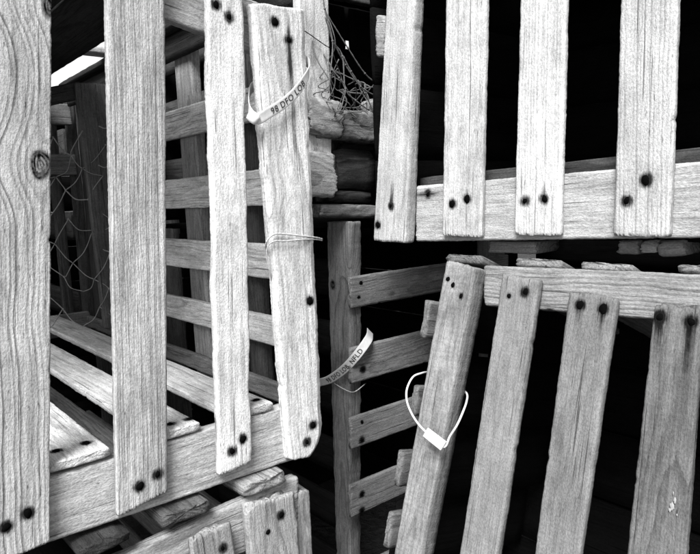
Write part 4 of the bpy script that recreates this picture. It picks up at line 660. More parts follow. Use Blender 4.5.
board('rear','slat',(0.0250,1.6200,1.0200),(0.0000,0.0000,-1.0000),(0.0000,-1.0000,0.0000),[(0.0000,-0.0258),(0.0000,0.0258),(1.0100,-0.0258),(1.0100,0.0258)],0.01,0.06,0.5,300)
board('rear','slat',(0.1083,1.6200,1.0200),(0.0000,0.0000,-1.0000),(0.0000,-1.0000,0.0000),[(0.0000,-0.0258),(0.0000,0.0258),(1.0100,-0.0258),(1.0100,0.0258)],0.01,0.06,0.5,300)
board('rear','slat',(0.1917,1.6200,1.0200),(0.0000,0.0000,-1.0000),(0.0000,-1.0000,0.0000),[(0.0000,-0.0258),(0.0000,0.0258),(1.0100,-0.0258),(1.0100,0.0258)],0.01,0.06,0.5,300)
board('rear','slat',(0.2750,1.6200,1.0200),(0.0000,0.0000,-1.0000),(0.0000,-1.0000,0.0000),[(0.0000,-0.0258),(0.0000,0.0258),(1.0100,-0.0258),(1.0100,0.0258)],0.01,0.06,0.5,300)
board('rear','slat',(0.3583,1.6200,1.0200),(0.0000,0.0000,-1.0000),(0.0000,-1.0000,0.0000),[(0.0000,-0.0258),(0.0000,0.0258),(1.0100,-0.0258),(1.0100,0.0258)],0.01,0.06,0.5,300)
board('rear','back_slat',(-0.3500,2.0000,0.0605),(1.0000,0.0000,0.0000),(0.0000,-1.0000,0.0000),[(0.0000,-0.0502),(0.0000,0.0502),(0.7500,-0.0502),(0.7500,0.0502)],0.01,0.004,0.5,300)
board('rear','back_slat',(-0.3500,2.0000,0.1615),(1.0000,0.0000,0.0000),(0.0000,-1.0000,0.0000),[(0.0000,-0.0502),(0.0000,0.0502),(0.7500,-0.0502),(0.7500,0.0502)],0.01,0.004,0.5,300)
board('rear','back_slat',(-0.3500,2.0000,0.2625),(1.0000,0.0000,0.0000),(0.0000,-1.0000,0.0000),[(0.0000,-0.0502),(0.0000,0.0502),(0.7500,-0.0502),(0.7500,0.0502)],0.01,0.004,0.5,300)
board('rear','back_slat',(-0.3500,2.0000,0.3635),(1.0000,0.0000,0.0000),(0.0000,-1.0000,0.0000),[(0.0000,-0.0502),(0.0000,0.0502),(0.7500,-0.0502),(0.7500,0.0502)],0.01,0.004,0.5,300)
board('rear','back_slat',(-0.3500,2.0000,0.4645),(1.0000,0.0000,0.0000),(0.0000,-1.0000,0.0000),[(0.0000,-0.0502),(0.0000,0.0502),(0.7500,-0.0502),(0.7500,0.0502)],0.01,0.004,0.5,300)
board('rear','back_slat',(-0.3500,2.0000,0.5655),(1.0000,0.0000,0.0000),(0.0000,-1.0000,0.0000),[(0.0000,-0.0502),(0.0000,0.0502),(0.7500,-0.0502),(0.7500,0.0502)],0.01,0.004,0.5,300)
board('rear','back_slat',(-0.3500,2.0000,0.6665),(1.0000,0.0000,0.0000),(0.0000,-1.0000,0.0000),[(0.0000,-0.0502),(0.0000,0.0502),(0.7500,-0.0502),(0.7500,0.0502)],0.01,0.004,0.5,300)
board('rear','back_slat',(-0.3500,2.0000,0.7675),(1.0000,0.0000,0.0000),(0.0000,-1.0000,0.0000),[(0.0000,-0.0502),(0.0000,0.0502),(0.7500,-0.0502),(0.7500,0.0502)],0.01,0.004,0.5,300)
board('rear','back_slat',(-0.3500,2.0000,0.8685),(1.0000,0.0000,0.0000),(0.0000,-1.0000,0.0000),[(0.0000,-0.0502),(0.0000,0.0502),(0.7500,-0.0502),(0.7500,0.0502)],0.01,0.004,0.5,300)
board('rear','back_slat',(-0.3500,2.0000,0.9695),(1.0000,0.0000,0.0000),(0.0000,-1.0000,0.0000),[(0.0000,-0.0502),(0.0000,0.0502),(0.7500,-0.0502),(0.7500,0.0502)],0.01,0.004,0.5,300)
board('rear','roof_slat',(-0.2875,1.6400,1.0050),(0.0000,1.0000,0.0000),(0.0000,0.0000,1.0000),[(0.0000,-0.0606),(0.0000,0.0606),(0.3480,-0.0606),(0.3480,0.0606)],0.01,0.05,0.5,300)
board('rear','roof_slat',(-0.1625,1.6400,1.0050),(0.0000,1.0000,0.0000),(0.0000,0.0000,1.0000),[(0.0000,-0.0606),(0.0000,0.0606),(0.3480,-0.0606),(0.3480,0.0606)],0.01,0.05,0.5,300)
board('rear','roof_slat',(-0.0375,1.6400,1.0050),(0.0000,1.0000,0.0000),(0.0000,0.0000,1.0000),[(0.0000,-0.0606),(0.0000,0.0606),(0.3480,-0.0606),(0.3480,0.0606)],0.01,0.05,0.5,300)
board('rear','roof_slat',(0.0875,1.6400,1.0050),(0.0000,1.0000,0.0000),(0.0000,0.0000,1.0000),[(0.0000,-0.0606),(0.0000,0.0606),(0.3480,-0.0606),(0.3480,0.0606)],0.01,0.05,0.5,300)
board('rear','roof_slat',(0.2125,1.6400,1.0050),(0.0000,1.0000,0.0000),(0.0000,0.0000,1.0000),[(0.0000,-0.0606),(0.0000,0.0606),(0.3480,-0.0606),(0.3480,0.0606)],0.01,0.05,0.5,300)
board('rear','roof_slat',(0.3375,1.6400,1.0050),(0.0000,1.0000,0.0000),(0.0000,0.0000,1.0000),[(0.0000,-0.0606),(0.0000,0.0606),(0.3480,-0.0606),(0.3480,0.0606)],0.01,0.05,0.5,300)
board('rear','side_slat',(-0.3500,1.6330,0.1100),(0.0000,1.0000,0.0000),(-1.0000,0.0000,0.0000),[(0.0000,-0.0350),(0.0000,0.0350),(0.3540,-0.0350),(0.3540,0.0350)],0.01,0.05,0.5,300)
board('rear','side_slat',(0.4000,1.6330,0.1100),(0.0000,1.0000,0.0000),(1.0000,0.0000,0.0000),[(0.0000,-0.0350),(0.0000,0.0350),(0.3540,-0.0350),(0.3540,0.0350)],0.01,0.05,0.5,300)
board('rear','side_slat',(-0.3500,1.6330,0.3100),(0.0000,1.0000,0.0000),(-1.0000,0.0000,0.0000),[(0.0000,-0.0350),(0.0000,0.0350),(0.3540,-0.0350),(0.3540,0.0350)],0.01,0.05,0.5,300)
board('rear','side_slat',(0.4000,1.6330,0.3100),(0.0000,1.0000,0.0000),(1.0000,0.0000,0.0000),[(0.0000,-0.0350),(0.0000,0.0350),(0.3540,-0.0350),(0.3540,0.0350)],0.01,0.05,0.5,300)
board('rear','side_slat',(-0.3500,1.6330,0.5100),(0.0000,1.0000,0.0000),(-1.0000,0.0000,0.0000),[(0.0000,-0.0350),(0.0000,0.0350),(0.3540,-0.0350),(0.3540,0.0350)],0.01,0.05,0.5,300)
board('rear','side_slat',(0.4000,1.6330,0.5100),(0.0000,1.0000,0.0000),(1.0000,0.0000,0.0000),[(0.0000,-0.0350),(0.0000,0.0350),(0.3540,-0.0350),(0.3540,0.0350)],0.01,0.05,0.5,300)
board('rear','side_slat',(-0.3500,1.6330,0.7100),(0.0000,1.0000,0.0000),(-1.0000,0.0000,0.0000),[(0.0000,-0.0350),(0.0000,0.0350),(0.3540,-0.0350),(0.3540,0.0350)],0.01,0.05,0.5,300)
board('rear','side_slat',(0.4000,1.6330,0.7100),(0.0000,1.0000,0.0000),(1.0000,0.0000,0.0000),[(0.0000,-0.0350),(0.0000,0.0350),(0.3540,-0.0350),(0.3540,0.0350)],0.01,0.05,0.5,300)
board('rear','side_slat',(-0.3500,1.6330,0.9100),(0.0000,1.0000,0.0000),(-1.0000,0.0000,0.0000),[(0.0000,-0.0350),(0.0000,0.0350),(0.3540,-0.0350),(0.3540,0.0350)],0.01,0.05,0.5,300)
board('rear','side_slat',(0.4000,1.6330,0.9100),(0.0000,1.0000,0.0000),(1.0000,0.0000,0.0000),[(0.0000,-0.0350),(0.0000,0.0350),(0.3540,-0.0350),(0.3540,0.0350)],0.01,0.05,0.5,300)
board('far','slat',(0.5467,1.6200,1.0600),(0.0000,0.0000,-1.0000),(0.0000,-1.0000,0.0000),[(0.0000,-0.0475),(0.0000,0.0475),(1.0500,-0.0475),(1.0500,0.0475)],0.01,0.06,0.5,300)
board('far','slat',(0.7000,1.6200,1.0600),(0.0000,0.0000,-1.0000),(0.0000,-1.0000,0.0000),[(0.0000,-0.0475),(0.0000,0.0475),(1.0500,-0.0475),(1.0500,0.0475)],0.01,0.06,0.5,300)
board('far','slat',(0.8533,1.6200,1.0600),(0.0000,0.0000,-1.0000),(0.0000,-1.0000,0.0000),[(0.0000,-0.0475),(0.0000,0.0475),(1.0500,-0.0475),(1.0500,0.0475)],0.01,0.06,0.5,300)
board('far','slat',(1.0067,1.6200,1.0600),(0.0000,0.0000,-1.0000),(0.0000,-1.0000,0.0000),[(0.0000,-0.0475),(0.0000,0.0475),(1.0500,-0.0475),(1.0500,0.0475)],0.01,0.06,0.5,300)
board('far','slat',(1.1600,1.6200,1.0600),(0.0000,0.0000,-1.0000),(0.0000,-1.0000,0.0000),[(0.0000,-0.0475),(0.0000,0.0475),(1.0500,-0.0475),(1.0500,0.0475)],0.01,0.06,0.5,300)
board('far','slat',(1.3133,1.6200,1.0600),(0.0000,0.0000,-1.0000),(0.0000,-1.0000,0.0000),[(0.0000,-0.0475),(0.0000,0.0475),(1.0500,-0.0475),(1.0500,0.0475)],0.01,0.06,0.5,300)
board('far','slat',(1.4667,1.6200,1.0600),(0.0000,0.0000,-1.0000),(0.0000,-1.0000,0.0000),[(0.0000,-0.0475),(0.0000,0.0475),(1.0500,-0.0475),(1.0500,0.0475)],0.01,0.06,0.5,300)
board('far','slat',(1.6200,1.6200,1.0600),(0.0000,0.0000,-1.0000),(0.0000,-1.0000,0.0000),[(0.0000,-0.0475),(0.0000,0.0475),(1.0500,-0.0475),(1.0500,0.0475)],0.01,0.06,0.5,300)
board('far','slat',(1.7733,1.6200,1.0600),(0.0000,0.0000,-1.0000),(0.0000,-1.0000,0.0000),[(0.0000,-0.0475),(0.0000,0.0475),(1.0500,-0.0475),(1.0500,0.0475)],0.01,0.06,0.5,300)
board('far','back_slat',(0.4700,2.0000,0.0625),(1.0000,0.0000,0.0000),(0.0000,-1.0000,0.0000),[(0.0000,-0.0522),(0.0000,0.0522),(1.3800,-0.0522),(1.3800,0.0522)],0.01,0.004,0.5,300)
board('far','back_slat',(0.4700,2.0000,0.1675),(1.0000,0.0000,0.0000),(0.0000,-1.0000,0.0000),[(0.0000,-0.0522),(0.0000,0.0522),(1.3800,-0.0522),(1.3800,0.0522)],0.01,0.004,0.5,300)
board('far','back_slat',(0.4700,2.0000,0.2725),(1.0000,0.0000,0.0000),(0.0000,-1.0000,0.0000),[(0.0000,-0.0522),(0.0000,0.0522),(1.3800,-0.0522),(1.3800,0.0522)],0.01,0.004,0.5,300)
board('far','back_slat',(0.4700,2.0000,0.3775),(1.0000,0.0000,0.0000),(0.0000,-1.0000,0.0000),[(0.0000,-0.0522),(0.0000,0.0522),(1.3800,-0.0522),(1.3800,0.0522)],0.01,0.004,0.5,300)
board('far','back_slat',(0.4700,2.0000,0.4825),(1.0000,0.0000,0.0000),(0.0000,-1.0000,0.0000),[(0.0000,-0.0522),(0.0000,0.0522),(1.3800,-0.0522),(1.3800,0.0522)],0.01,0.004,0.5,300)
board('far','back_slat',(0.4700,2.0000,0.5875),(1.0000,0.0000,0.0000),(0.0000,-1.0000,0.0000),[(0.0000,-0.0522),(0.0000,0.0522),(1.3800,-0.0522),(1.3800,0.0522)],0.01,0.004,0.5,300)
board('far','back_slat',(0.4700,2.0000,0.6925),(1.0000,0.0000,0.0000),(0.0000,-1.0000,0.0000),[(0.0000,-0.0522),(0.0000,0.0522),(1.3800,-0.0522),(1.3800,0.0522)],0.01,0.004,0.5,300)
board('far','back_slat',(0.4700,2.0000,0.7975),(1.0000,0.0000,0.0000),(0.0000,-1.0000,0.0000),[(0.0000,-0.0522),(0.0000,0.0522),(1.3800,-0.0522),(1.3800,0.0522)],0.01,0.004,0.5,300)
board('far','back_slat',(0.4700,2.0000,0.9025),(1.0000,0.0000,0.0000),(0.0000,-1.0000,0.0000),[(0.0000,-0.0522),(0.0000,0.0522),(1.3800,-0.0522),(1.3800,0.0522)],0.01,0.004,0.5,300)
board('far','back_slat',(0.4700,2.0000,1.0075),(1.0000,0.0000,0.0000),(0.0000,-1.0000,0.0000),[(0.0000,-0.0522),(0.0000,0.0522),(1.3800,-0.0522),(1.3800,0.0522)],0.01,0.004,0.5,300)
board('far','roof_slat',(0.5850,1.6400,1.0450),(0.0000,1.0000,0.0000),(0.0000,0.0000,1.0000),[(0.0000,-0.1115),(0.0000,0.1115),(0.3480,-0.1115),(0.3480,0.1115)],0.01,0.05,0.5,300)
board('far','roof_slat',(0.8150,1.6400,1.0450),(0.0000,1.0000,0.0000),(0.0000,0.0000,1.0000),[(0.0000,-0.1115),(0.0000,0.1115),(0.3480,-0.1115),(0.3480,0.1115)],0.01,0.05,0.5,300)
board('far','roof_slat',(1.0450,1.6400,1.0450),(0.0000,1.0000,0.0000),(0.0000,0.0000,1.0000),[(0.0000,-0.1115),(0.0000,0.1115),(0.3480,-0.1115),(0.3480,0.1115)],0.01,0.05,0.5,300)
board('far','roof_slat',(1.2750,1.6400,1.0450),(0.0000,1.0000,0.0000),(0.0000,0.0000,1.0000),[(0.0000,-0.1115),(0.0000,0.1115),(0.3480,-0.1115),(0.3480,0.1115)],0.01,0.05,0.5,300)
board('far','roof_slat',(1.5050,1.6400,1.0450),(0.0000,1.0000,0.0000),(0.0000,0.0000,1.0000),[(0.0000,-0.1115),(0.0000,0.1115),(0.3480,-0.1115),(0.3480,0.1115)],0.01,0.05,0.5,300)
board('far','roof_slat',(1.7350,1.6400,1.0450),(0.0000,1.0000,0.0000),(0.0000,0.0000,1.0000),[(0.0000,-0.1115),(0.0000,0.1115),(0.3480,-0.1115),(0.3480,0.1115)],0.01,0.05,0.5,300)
board('far','side_slat',(0.4700,1.6330,0.1100),(0.0000,1.0000,0.0000),(-1.0000,0.0000,0.0000),[(0.0000,-0.0350),(0.0000,0.0350),(0.3540,-0.0350),(0.3540,0.0350)],0.01,0.05,0.5,300)
board('far','side_slat',(1.8500,1.6330,0.1100),(0.0000,1.0000,0.0000),(1.0000,0.0000,0.0000),[(0.0000,-0.0350),(0.0000,0.0350),(0.3540,-0.0350),(0.3540,0.0350)],0.01,0.05,0.5,300)
board('far','side_slat',(0.4700,1.6330,0.3100),(0.0000,1.0000,0.0000),(-1.0000,0.0000,0.0000),[(0.0000,-0.0350),(0.0000,0.0350),(0.3540,-0.0350),(0.3540,0.0350)],0.01,0.05,0.5,300)
board('far','side_slat',(1.8500,1.6330,0.3100),(0.0000,1.0000,0.0000),(1.0000,0.0000,0.0000),[(0.0000,-0.0350),(0.0000,0.0350),(0.3540,-0.0350),(0.3540,0.0350)],0.01,0.05,0.5,300)
board('far','side_slat',(0.4700,1.6330,0.5100),(0.0000,1.0000,0.0000),(-1.0000,0.0000,0.0000),[(0.0000,-0.0350),(0.0000,0.0350),(0.3540,-0.0350),(0.3540,0.0350)],0.01,0.05,0.5,300)
board('far','side_slat',(1.8500,1.6330,0.5100),(0.0000,1.0000,0.0000),(1.0000,0.0000,0.0000),[(0.0000,-0.0350),(0.0000,0.0350),(0.3540,-0.0350),(0.3540,0.0350)],0.01,0.05,0.5,300)
board('far','side_slat',(0.4700,1.6330,0.7100),(0.0000,1.0000,0.0000),(-1.0000,0.0000,0.0000),[(0.0000,-0.0350),(0.0000,0.0350),(0.3540,-0.0350),(0.3540,0.0350)],0.01,0.05,0.5,300)
board('far','side_slat',(1.8500,1.6330,0.7100),(0.0000,1.0000,0.0000),(1.0000,0.0000,0.0000),[(0.0000,-0.0350),(0.0000,0.0350),(0.3540,-0.0350),(0.3540,0.0350)],0.01,0.05,0.5,300)
board('far','side_slat',(0.4700,1.6330,0.9100),(0.0000,1.0000,0.0000),(-1.0000,0.0000,0.0000),[(0.0000,-0.0350),(0.0000,0.0350),(0.3540,-0.0350),(0.3540,0.0350)],0.01,0.05,0.5,300)
board('far','side_slat',(1.8500,1.6330,0.9100),(0.0000,1.0000,0.0000),(1.0000,0.0000,0.0000),[(0.0000,-0.0350),(0.0000,0.0350),(0.3540,-0.0350),(0.3540,0.0350)],0.01,0.05,0.5,300)
board('light_block','slat',(1.3400,0.9000,0.0300),(0.0000,-1.0000,0.0000),(-1.0000,0.0000,0.0000),[(0.0000,-0.0491),(0.0000,0.0491),(1.7000,-0.0491),(1.7000,0.0491)],0.01,0.004,0.5,300)  # unseen closed box added to block light behind the right traps
board('light_block','back_slat',(1.7000,0.9000,0.0300),(0.0000,-1.0000,0.0000),(-1.0000,0.0000,0.0000),[(0.0000,-0.0491),(0.0000,0.0491),(1.7000,-0.0491),(1.7000,0.0491)],0.01,0.004,0.5,300)
board('light_block','end_slat',(1.3550,0.8950,0.0300),(1.0000,0.0000,0.0000),(0.0000,1.0000,0.0000),[(0.0000,-0.0491),(0.0000,0.0491),(0.3350,-0.0491),(0.3350,0.0491)],0.01,0.004,0.5,300)
board('light_block','end_slat',(1.3550,-0.7900,0.0300),(1.0000,0.0000,0.0000),(0.0000,-1.0000,0.0000),[(0.0000,-0.0491),(0.0000,0.0491),(0.3350,-0.0491),(0.3350,0.0491)],0.01,0.004,0.5,300)
board('light_block','slat',(1.3400,0.9000,0.1280),(0.0000,-1.0000,0.0000),(-1.0000,0.0000,0.0000),[(0.0000,-0.0491),(0.0000,0.0491),(1.7000,-0.0491),(1.7000,0.0491)],0.01,0.004,0.5,300)
board('light_block','back_slat',(1.7000,0.9000,0.1280),(0.0000,-1.0000,0.0000),(-1.0000,0.0000,0.0000),[(0.0000,-0.0491),(0.0000,0.0491),(1.7000,-0.0491),(1.7000,0.0491)],0.01,0.004,0.5,300)
board('light_block','end_slat',(1.3550,0.8950,0.1280),(1.0000,0.0000,0.0000),(0.0000,1.0000,0.0000),[(0.0000,-0.0491),(0.0000,0.0491),(0.3350,-0.0491),(0.3350,0.0491)],0.01,0.004,0.5,300)
board('light_block','end_slat',(1.3550,-0.7900,0.1280),(1.0000,0.0000,0.0000),(0.0000,-1.0000,0.0000),[(0.0000,-0.0491),(0.0000,0.0491),(0.3350,-0.0491),(0.3350,0.0491)],0.01,0.004,0.5,300)
board('light_block','slat',(1.3400,0.9000,0.2260),(0.0000,-1.0000,0.0000),(-1.0000,0.0000,0.0000),[(0.0000,-0.0491),(0.0000,0.0491),(1.7000,-0.0491),(1.7000,0.0491)],0.01,0.004,0.5,300)
board('light_block','back_slat',(1.7000,0.9000,0.2260),(0.0000,-1.0000,0.0000),(-1.0000,0.0000,0.0000),[(0.0000,-0.0491),(0.0000,0.0491),(1.7000,-0.0491),(1.7000,0.0491)],0.01,0.004,0.5,300)
board('light_block','end_slat',(1.3550,0.8950,0.2260),(1.0000,0.0000,0.0000),(0.0000,1.0000,0.0000),[(0.0000,-0.0491),(0.0000,0.0491),(0.3350,-0.0491),(0.3350,0.0491)],0.01,0.004,0.5,300)
board('light_block','end_slat',(1.3550,-0.7900,0.2260),(1.0000,0.0000,0.0000),(0.0000,-1.0000,0.0000),[(0.0000,-0.0491),(0.0000,0.0491),(0.3350,-0.0491),(0.3350,0.0491)],0.01,0.004,0.5,300)
board('light_block','slat',(1.3400,0.9000,0.3240),(0.0000,-1.0000,0.0000),(-1.0000,0.0000,0.0000),[(0.0000,-0.0491),(0.0000,0.0491),(1.7000,-0.0491),(1.7000,0.0491)],0.01,0.004,0.5,300)
board('light_block','back_slat',(1.7000,0.9000,0.3240),(0.0000,-1.0000,0.0000),(-1.0000,0.0000,0.0000),[(0.0000,-0.0491),(0.0000,0.0491),(1.7000,-0.0491),(1.7000,0.0491)],0.01,0.004,0.5,300)
board('light_block','end_slat',(1.3550,0.8950,0.3240),(1.0000,0.0000,0.0000),(0.0000,1.0000,0.0000),[(0.0000,-0.0491),(0.0000,0.0491),(0.3350,-0.0491),(0.3350,0.0491)],0.01,0.004,0.5,300)
board('light_block','end_slat',(1.3550,-0.7900,0.3240),(1.0000,0.0000,0.0000),(0.0000,-1.0000,0.0000),[(0.0000,-0.0491),(0.0000,0.0491),(0.3350,-0.0491),(0.3350,0.0491)],0.01,0.004,0.5,300)
board('light_block','slat',(1.3400,0.9000,0.4220),(0.0000,-1.0000,0.0000),(-1.0000,0.0000,0.0000),[(0.0000,-0.0491),(0.0000,0.0491),(1.7000,-0.0491),(1.7000,0.0491)],0.01,0.004,0.5,300)
board('light_block','back_slat',(1.7000,0.9000,0.4220),(0.0000,-1.0000,0.0000),(-1.0000,0.0000,0.0000),[(0.0000,-0.0491),(0.0000,0.0491),(1.7000,-0.0491),(1.7000,0.0491)],0.01,0.004,0.5,300)
board('light_block','end_slat',(1.3550,0.8950,0.4220),(1.0000,0.0000,0.0000),(0.0000,1.0000,0.0000),[(0.0000,-0.0491),(0.0000,0.0491),(0.3350,-0.0491),(0.3350,0.0491)],0.01,0.004,0.5,300)
board('light_block','end_slat',(1.3550,-0.7900,0.4220),(1.0000,0.0000,0.0000),(0.0000,-1.0000,0.0000),[(0.0000,-0.0491),(0.0000,0.0491),(0.3350,-0.0491),(0.3350,0.0491)],0.01,0.004,0.5,300)
board('light_block','slat',(1.3400,0.9000,0.5200),(0.0000,-1.0000,0.0000),(-1.0000,0.0000,0.0000),[(0.0000,-0.0491),(0.0000,0.0491),(1.7000,-0.0491),(1.7000,0.0491)],0.01,0.004,0.5,300)
board('light_block','back_slat',(1.7000,0.9000,0.5200),(0.0000,-1.0000,0.0000),(-1.0000,0.0000,0.0000),[(0.0000,-0.0491),(0.0000,0.0491),(1.7000,-0.0491),(1.7000,0.0491)],0.01,0.004,0.5,300)
board('light_block','end_slat',(1.3550,0.8950,0.5200),(1.0000,0.0000,0.0000),(0.0000,1.0000,0.0000),[(0.0000,-0.0491),(0.0000,0.0491),(0.3350,-0.0491),(0.3350,0.0491)],0.01,0.004,0.5,300)
board('light_block','end_slat',(1.3550,-0.7900,0.5200),(1.0000,0.0000,0.0000),(0.0000,-1.0000,0.0000),[(0.0000,-0.0491),(0.0000,0.0491),(0.3350,-0.0491),(0.3350,0.0491)],0.01,0.004,0.5,300)
board('light_block','slat',(1.3400,0.9000,0.6180),(0.0000,-1.0000,0.0000),(-1.0000,0.0000,0.0000),[(0.0000,-0.0491),(0.0000,0.0491),(1.7000,-0.0491),(1.7000,0.0491)],0.01,0.004,0.5,300)
board('light_block','back_slat',(1.7000,0.9000,0.6180),(0.0000,-1.0000,0.0000),(-1.0000,0.0000,0.0000),[(0.0000,-0.0491),(0.0000,0.0491),(1.7000,-0.0491),(1.7000,0.0491)],0.01,0.004,0.5,300)
board('light_block','end_slat',(1.3550,0.8950,0.6180),(1.0000,0.0000,0.0000),(0.0000,1.0000,0.0000),[(0.0000,-0.0491),(0.0000,0.0491),(0.3350,-0.0491),(0.3350,0.0491)],0.01,0.004,0.5,300)
board('light_block','end_slat',(1.3550,-0.7900,0.6180),(1.0000,0.0000,0.0000),(0.0000,-1.0000,0.0000),[(0.0000,-0.0491),(0.0000,0.0491),(0.3350,-0.0491),(0.3350,0.0491)],0.01,0.004,0.5,300)
board('light_block','slat',(1.3400,0.9000,0.7160),(0.0000,-1.0000,0.0000),(-1.0000,0.0000,0.0000),[(0.0000,-0.0491),(0.0000,0.0491),(1.7000,-0.0491),(1.7000,0.0491)],0.01,0.004,0.5,300)
board('light_block','back_slat',(1.7000,0.9000,0.7160),(0.0000,-1.0000,0.0000),(-1.0000,0.0000,0.0000),[(0.0000,-0.0491),(0.0000,0.0491),(1.7000,-0.0491),(1.7000,0.0491)],0.01,0.004,0.5,300)
board('light_block','end_slat',(1.3550,0.8950,0.7160),(1.0000,0.0000,0.0000),(0.0000,1.0000,0.0000),[(0.0000,-0.0491),(0.0000,0.0491),(0.3350,-0.0491),(0.3350,0.0491)],0.01,0.004,0.5,300)
board('light_block','end_slat',(1.3550,-0.7900,0.7160),(1.0000,0.0000,0.0000),(0.0000,-1.0000,0.0000),[(0.0000,-0.0491),(0.0000,0.0491),(0.3350,-0.0491),(0.3350,0.0491)],0.01,0.004,0.5,300)
board('light_block','slat',(1.3400,0.9000,0.8140),(0.0000,-1.0000,0.0000),(-1.0000,0.0000,0.0000),[(0.0000,-0.0491),(0.0000,0.0491),(1.7000,-0.0491),(1.7000,0.0491)],0.01,0.004,0.5,300)
board('light_block','back_slat',(1.7000,0.9000,0.8140),(0.0000,-1.0000,0.0000),(-1.0000,0.0000,0.0000),[(0.0000,-0.0491),(0.0000,0.0491),(1.7000,-0.0491),(1.7000,0.0491)],0.01,0.004,0.5,300)
board('light_block','end_slat',(1.3550,0.8950,0.8140),(1.0000,0.0000,0.0000),(0.0000,1.0000,0.0000),[(0.0000,-0.0491),(0.0000,0.0491),(0.3350,-0.0491),(0.3350,0.0491)],0.01,0.004,0.5,300)
board('light_block','end_slat',(1.3550,-0.7900,0.8140),(1.0000,0.0000,0.0000),(0.0000,-1.0000,0.0000),[(0.0000,-0.0491),(0.0000,0.0491),(0.3350,-0.0491),(0.3350,0.0491)],0.01,0.004,0.5,300)
board('light_block','slat',(1.3400,0.9000,0.9120),(0.0000,-1.0000,0.0000),(-1.0000,0.0000,0.0000),[(0.0000,-0.0491),(0.0000,0.0491),(1.7000,-0.0491),(1.7000,0.0491)],0.01,0.004,0.5,300)
board('light_block','back_slat',(1.7000,0.9000,0.9120),(0.0000,-1.0000,0.0000),(-1.0000,0.0000,0.0000),[(0.0000,-0.0491),(0.0000,0.0491),(1.7000,-0.0491),(1.7000,0.0491)],0.01,0.004,0.5,300)
board('light_block','end_slat',(1.3550,0.8950,0.9120),(1.0000,0.0000,0.0000),(0.0000,1.0000,0.0000),[(0.0000,-0.0491),(0.0000,0.0491),(0.3350,-0.0491),(0.3350,0.0491)],0.01,0.004,0.5,300)
board('light_block','end_slat',(1.3550,-0.7900,0.9120),(1.0000,0.0000,0.0000),(0.0000,-1.0000,0.0000),[(0.0000,-0.0491),(0.0000,0.0491),(0.3350,-0.0491),(0.3350,0.0491)],0.01,0.004,0.5,300)
board('light_block','slat',(1.3400,0.9000,1.0100),(0.0000,-1.0000,0.0000),(-1.0000,0.0000,0.0000),[(0.0000,-0.0491),(0.0000,0.0491),(1.7000,-0.0491),(1.7000,0.0491)],0.01,0.004,0.5,300)
board('light_block','back_slat',(1.7000,0.9000,1.0100),(0.0000,-1.0000,0.0000),(-1.0000,0.0000,0.0000),[(0.0000,-0.0491),(0.0000,0.0491),(1.7000,-0.0491),(1.7000,0.0491)],0.01,0.004,0.5,300)
board('light_block','end_slat',(1.3550,0.8950,1.0100),(1.0000,0.0000,0.0000),(0.0000,1.0000,0.0000),[(0.0000,-0.0491),(0.0000,0.0491),(0.3350,-0.0491),(0.3350,0.0491)],0.01,0.004,0.5,300)
board('light_block','end_slat',(1.3550,-0.7900,1.0100),(1.0000,0.0000,0.0000),(0.0000,-1.0000,0.0000),[(0.0000,-0.0491),(0.0000,0.0491),(0.3350,-0.0491),(0.3350,0.0491)],0.01,0.004,0.5,300)
board('light_block','slat',(1.3400,0.9000,1.1080),(0.0000,-1.0000,0.0000),(-1.0000,0.0000,0.0000),[(0.0000,-0.0491),(0.0000,0.0491),(1.7000,-0.0491),(1.7000,0.0491)],0.01,0.004,0.5,300)
board('light_block','back_slat',(1.7000,0.9000,1.1080),(0.0000,-1.0000,0.0000),(-1.0000,0.0000,0.0000),[(0.0000,-0.0491),(0.0000,0.0491),(1.7000,-0.0491),(1.7000,0.0491)],0.01,0.004,0.5,300)
board('light_block','end_slat',(1.3550,0.8950,1.1080),(1.0000,0.0000,0.0000),(0.0000,1.0000,0.0000),[(0.0000,-0.0491),(0.0000,0.0491),(0.3350,-0.0491),(0.3350,0.0491)],0.01,0.004,0.5,300)
board('light_block','end_slat',(1.3550,-0.7900,1.1080),(1.0000,0.0000,0.0000),(0.0000,-1.0000,0.0000),[(0.0000,-0.0491),(0.0000,0.0491),(0.3350,-0.0491),(0.3350,0.0491)],0.01,0.004,0.5,300)
board('light_block','roof_slat',(1.3300,0.8500,1.1900),(1.0000,0.0000,0.0000),(0.0000,0.0000,1.0000),[(0.0000,-0.0825),(0.0000,0.0825),(0.3800,-0.0825),(0.3800,0.0825)],0.012,0.004,0.5,300)
board('light_block','roof_slat',(1.3300,0.6800,1.1900),(1.0000,0.0000,0.0000),(0.0000,0.0000,1.0000),[(0.0000,-0.0825),(0.0000,0.0825),(0.3800,-0.0825),(0.3800,0.0825)],0.012,0.004,0.5,300)
board('light_block','roof_slat',(1.3300,0.5100,1.1900),(1.0000,0.0000,0.0000),(0.0000,0.0000,1.0000),[(0.0000,-0.0825),(0.0000,0.0825),(0.3800,-0.0825),(0.3800,0.0825)],0.012,0.004,0.5,300)
board('light_block','roof_slat',(1.3300,0.3400,1.1900),(1.0000,0.0000,0.0000),(0.0000,0.0000,1.0000),[(0.0000,-0.0825),(0.0000,0.0825),(0.3800,-0.0825),(0.3800,0.0825)],0.012,0.004,0.5,300)
board('light_block','roof_slat',(1.3300,0.1700,1.1900),(1.0000,0.0000,0.0000),(0.0000,0.0000,1.0000),[(0.0000,-0.0825),(0.0000,0.0825),(0.3800,-0.0825),(0.3800,0.0825)],0.012,0.004,0.5,300)
board('light_block','roof_slat',(1.3300,-0.0000,1.1900),(1.0000,0.0000,0.0000),(0.0000,0.0000,1.0000),[(0.0000,-0.0825),(0.0000,0.0825),(0.3800,-0.0825),(0.3800,0.0825)],0.012,0.004,0.5,300)
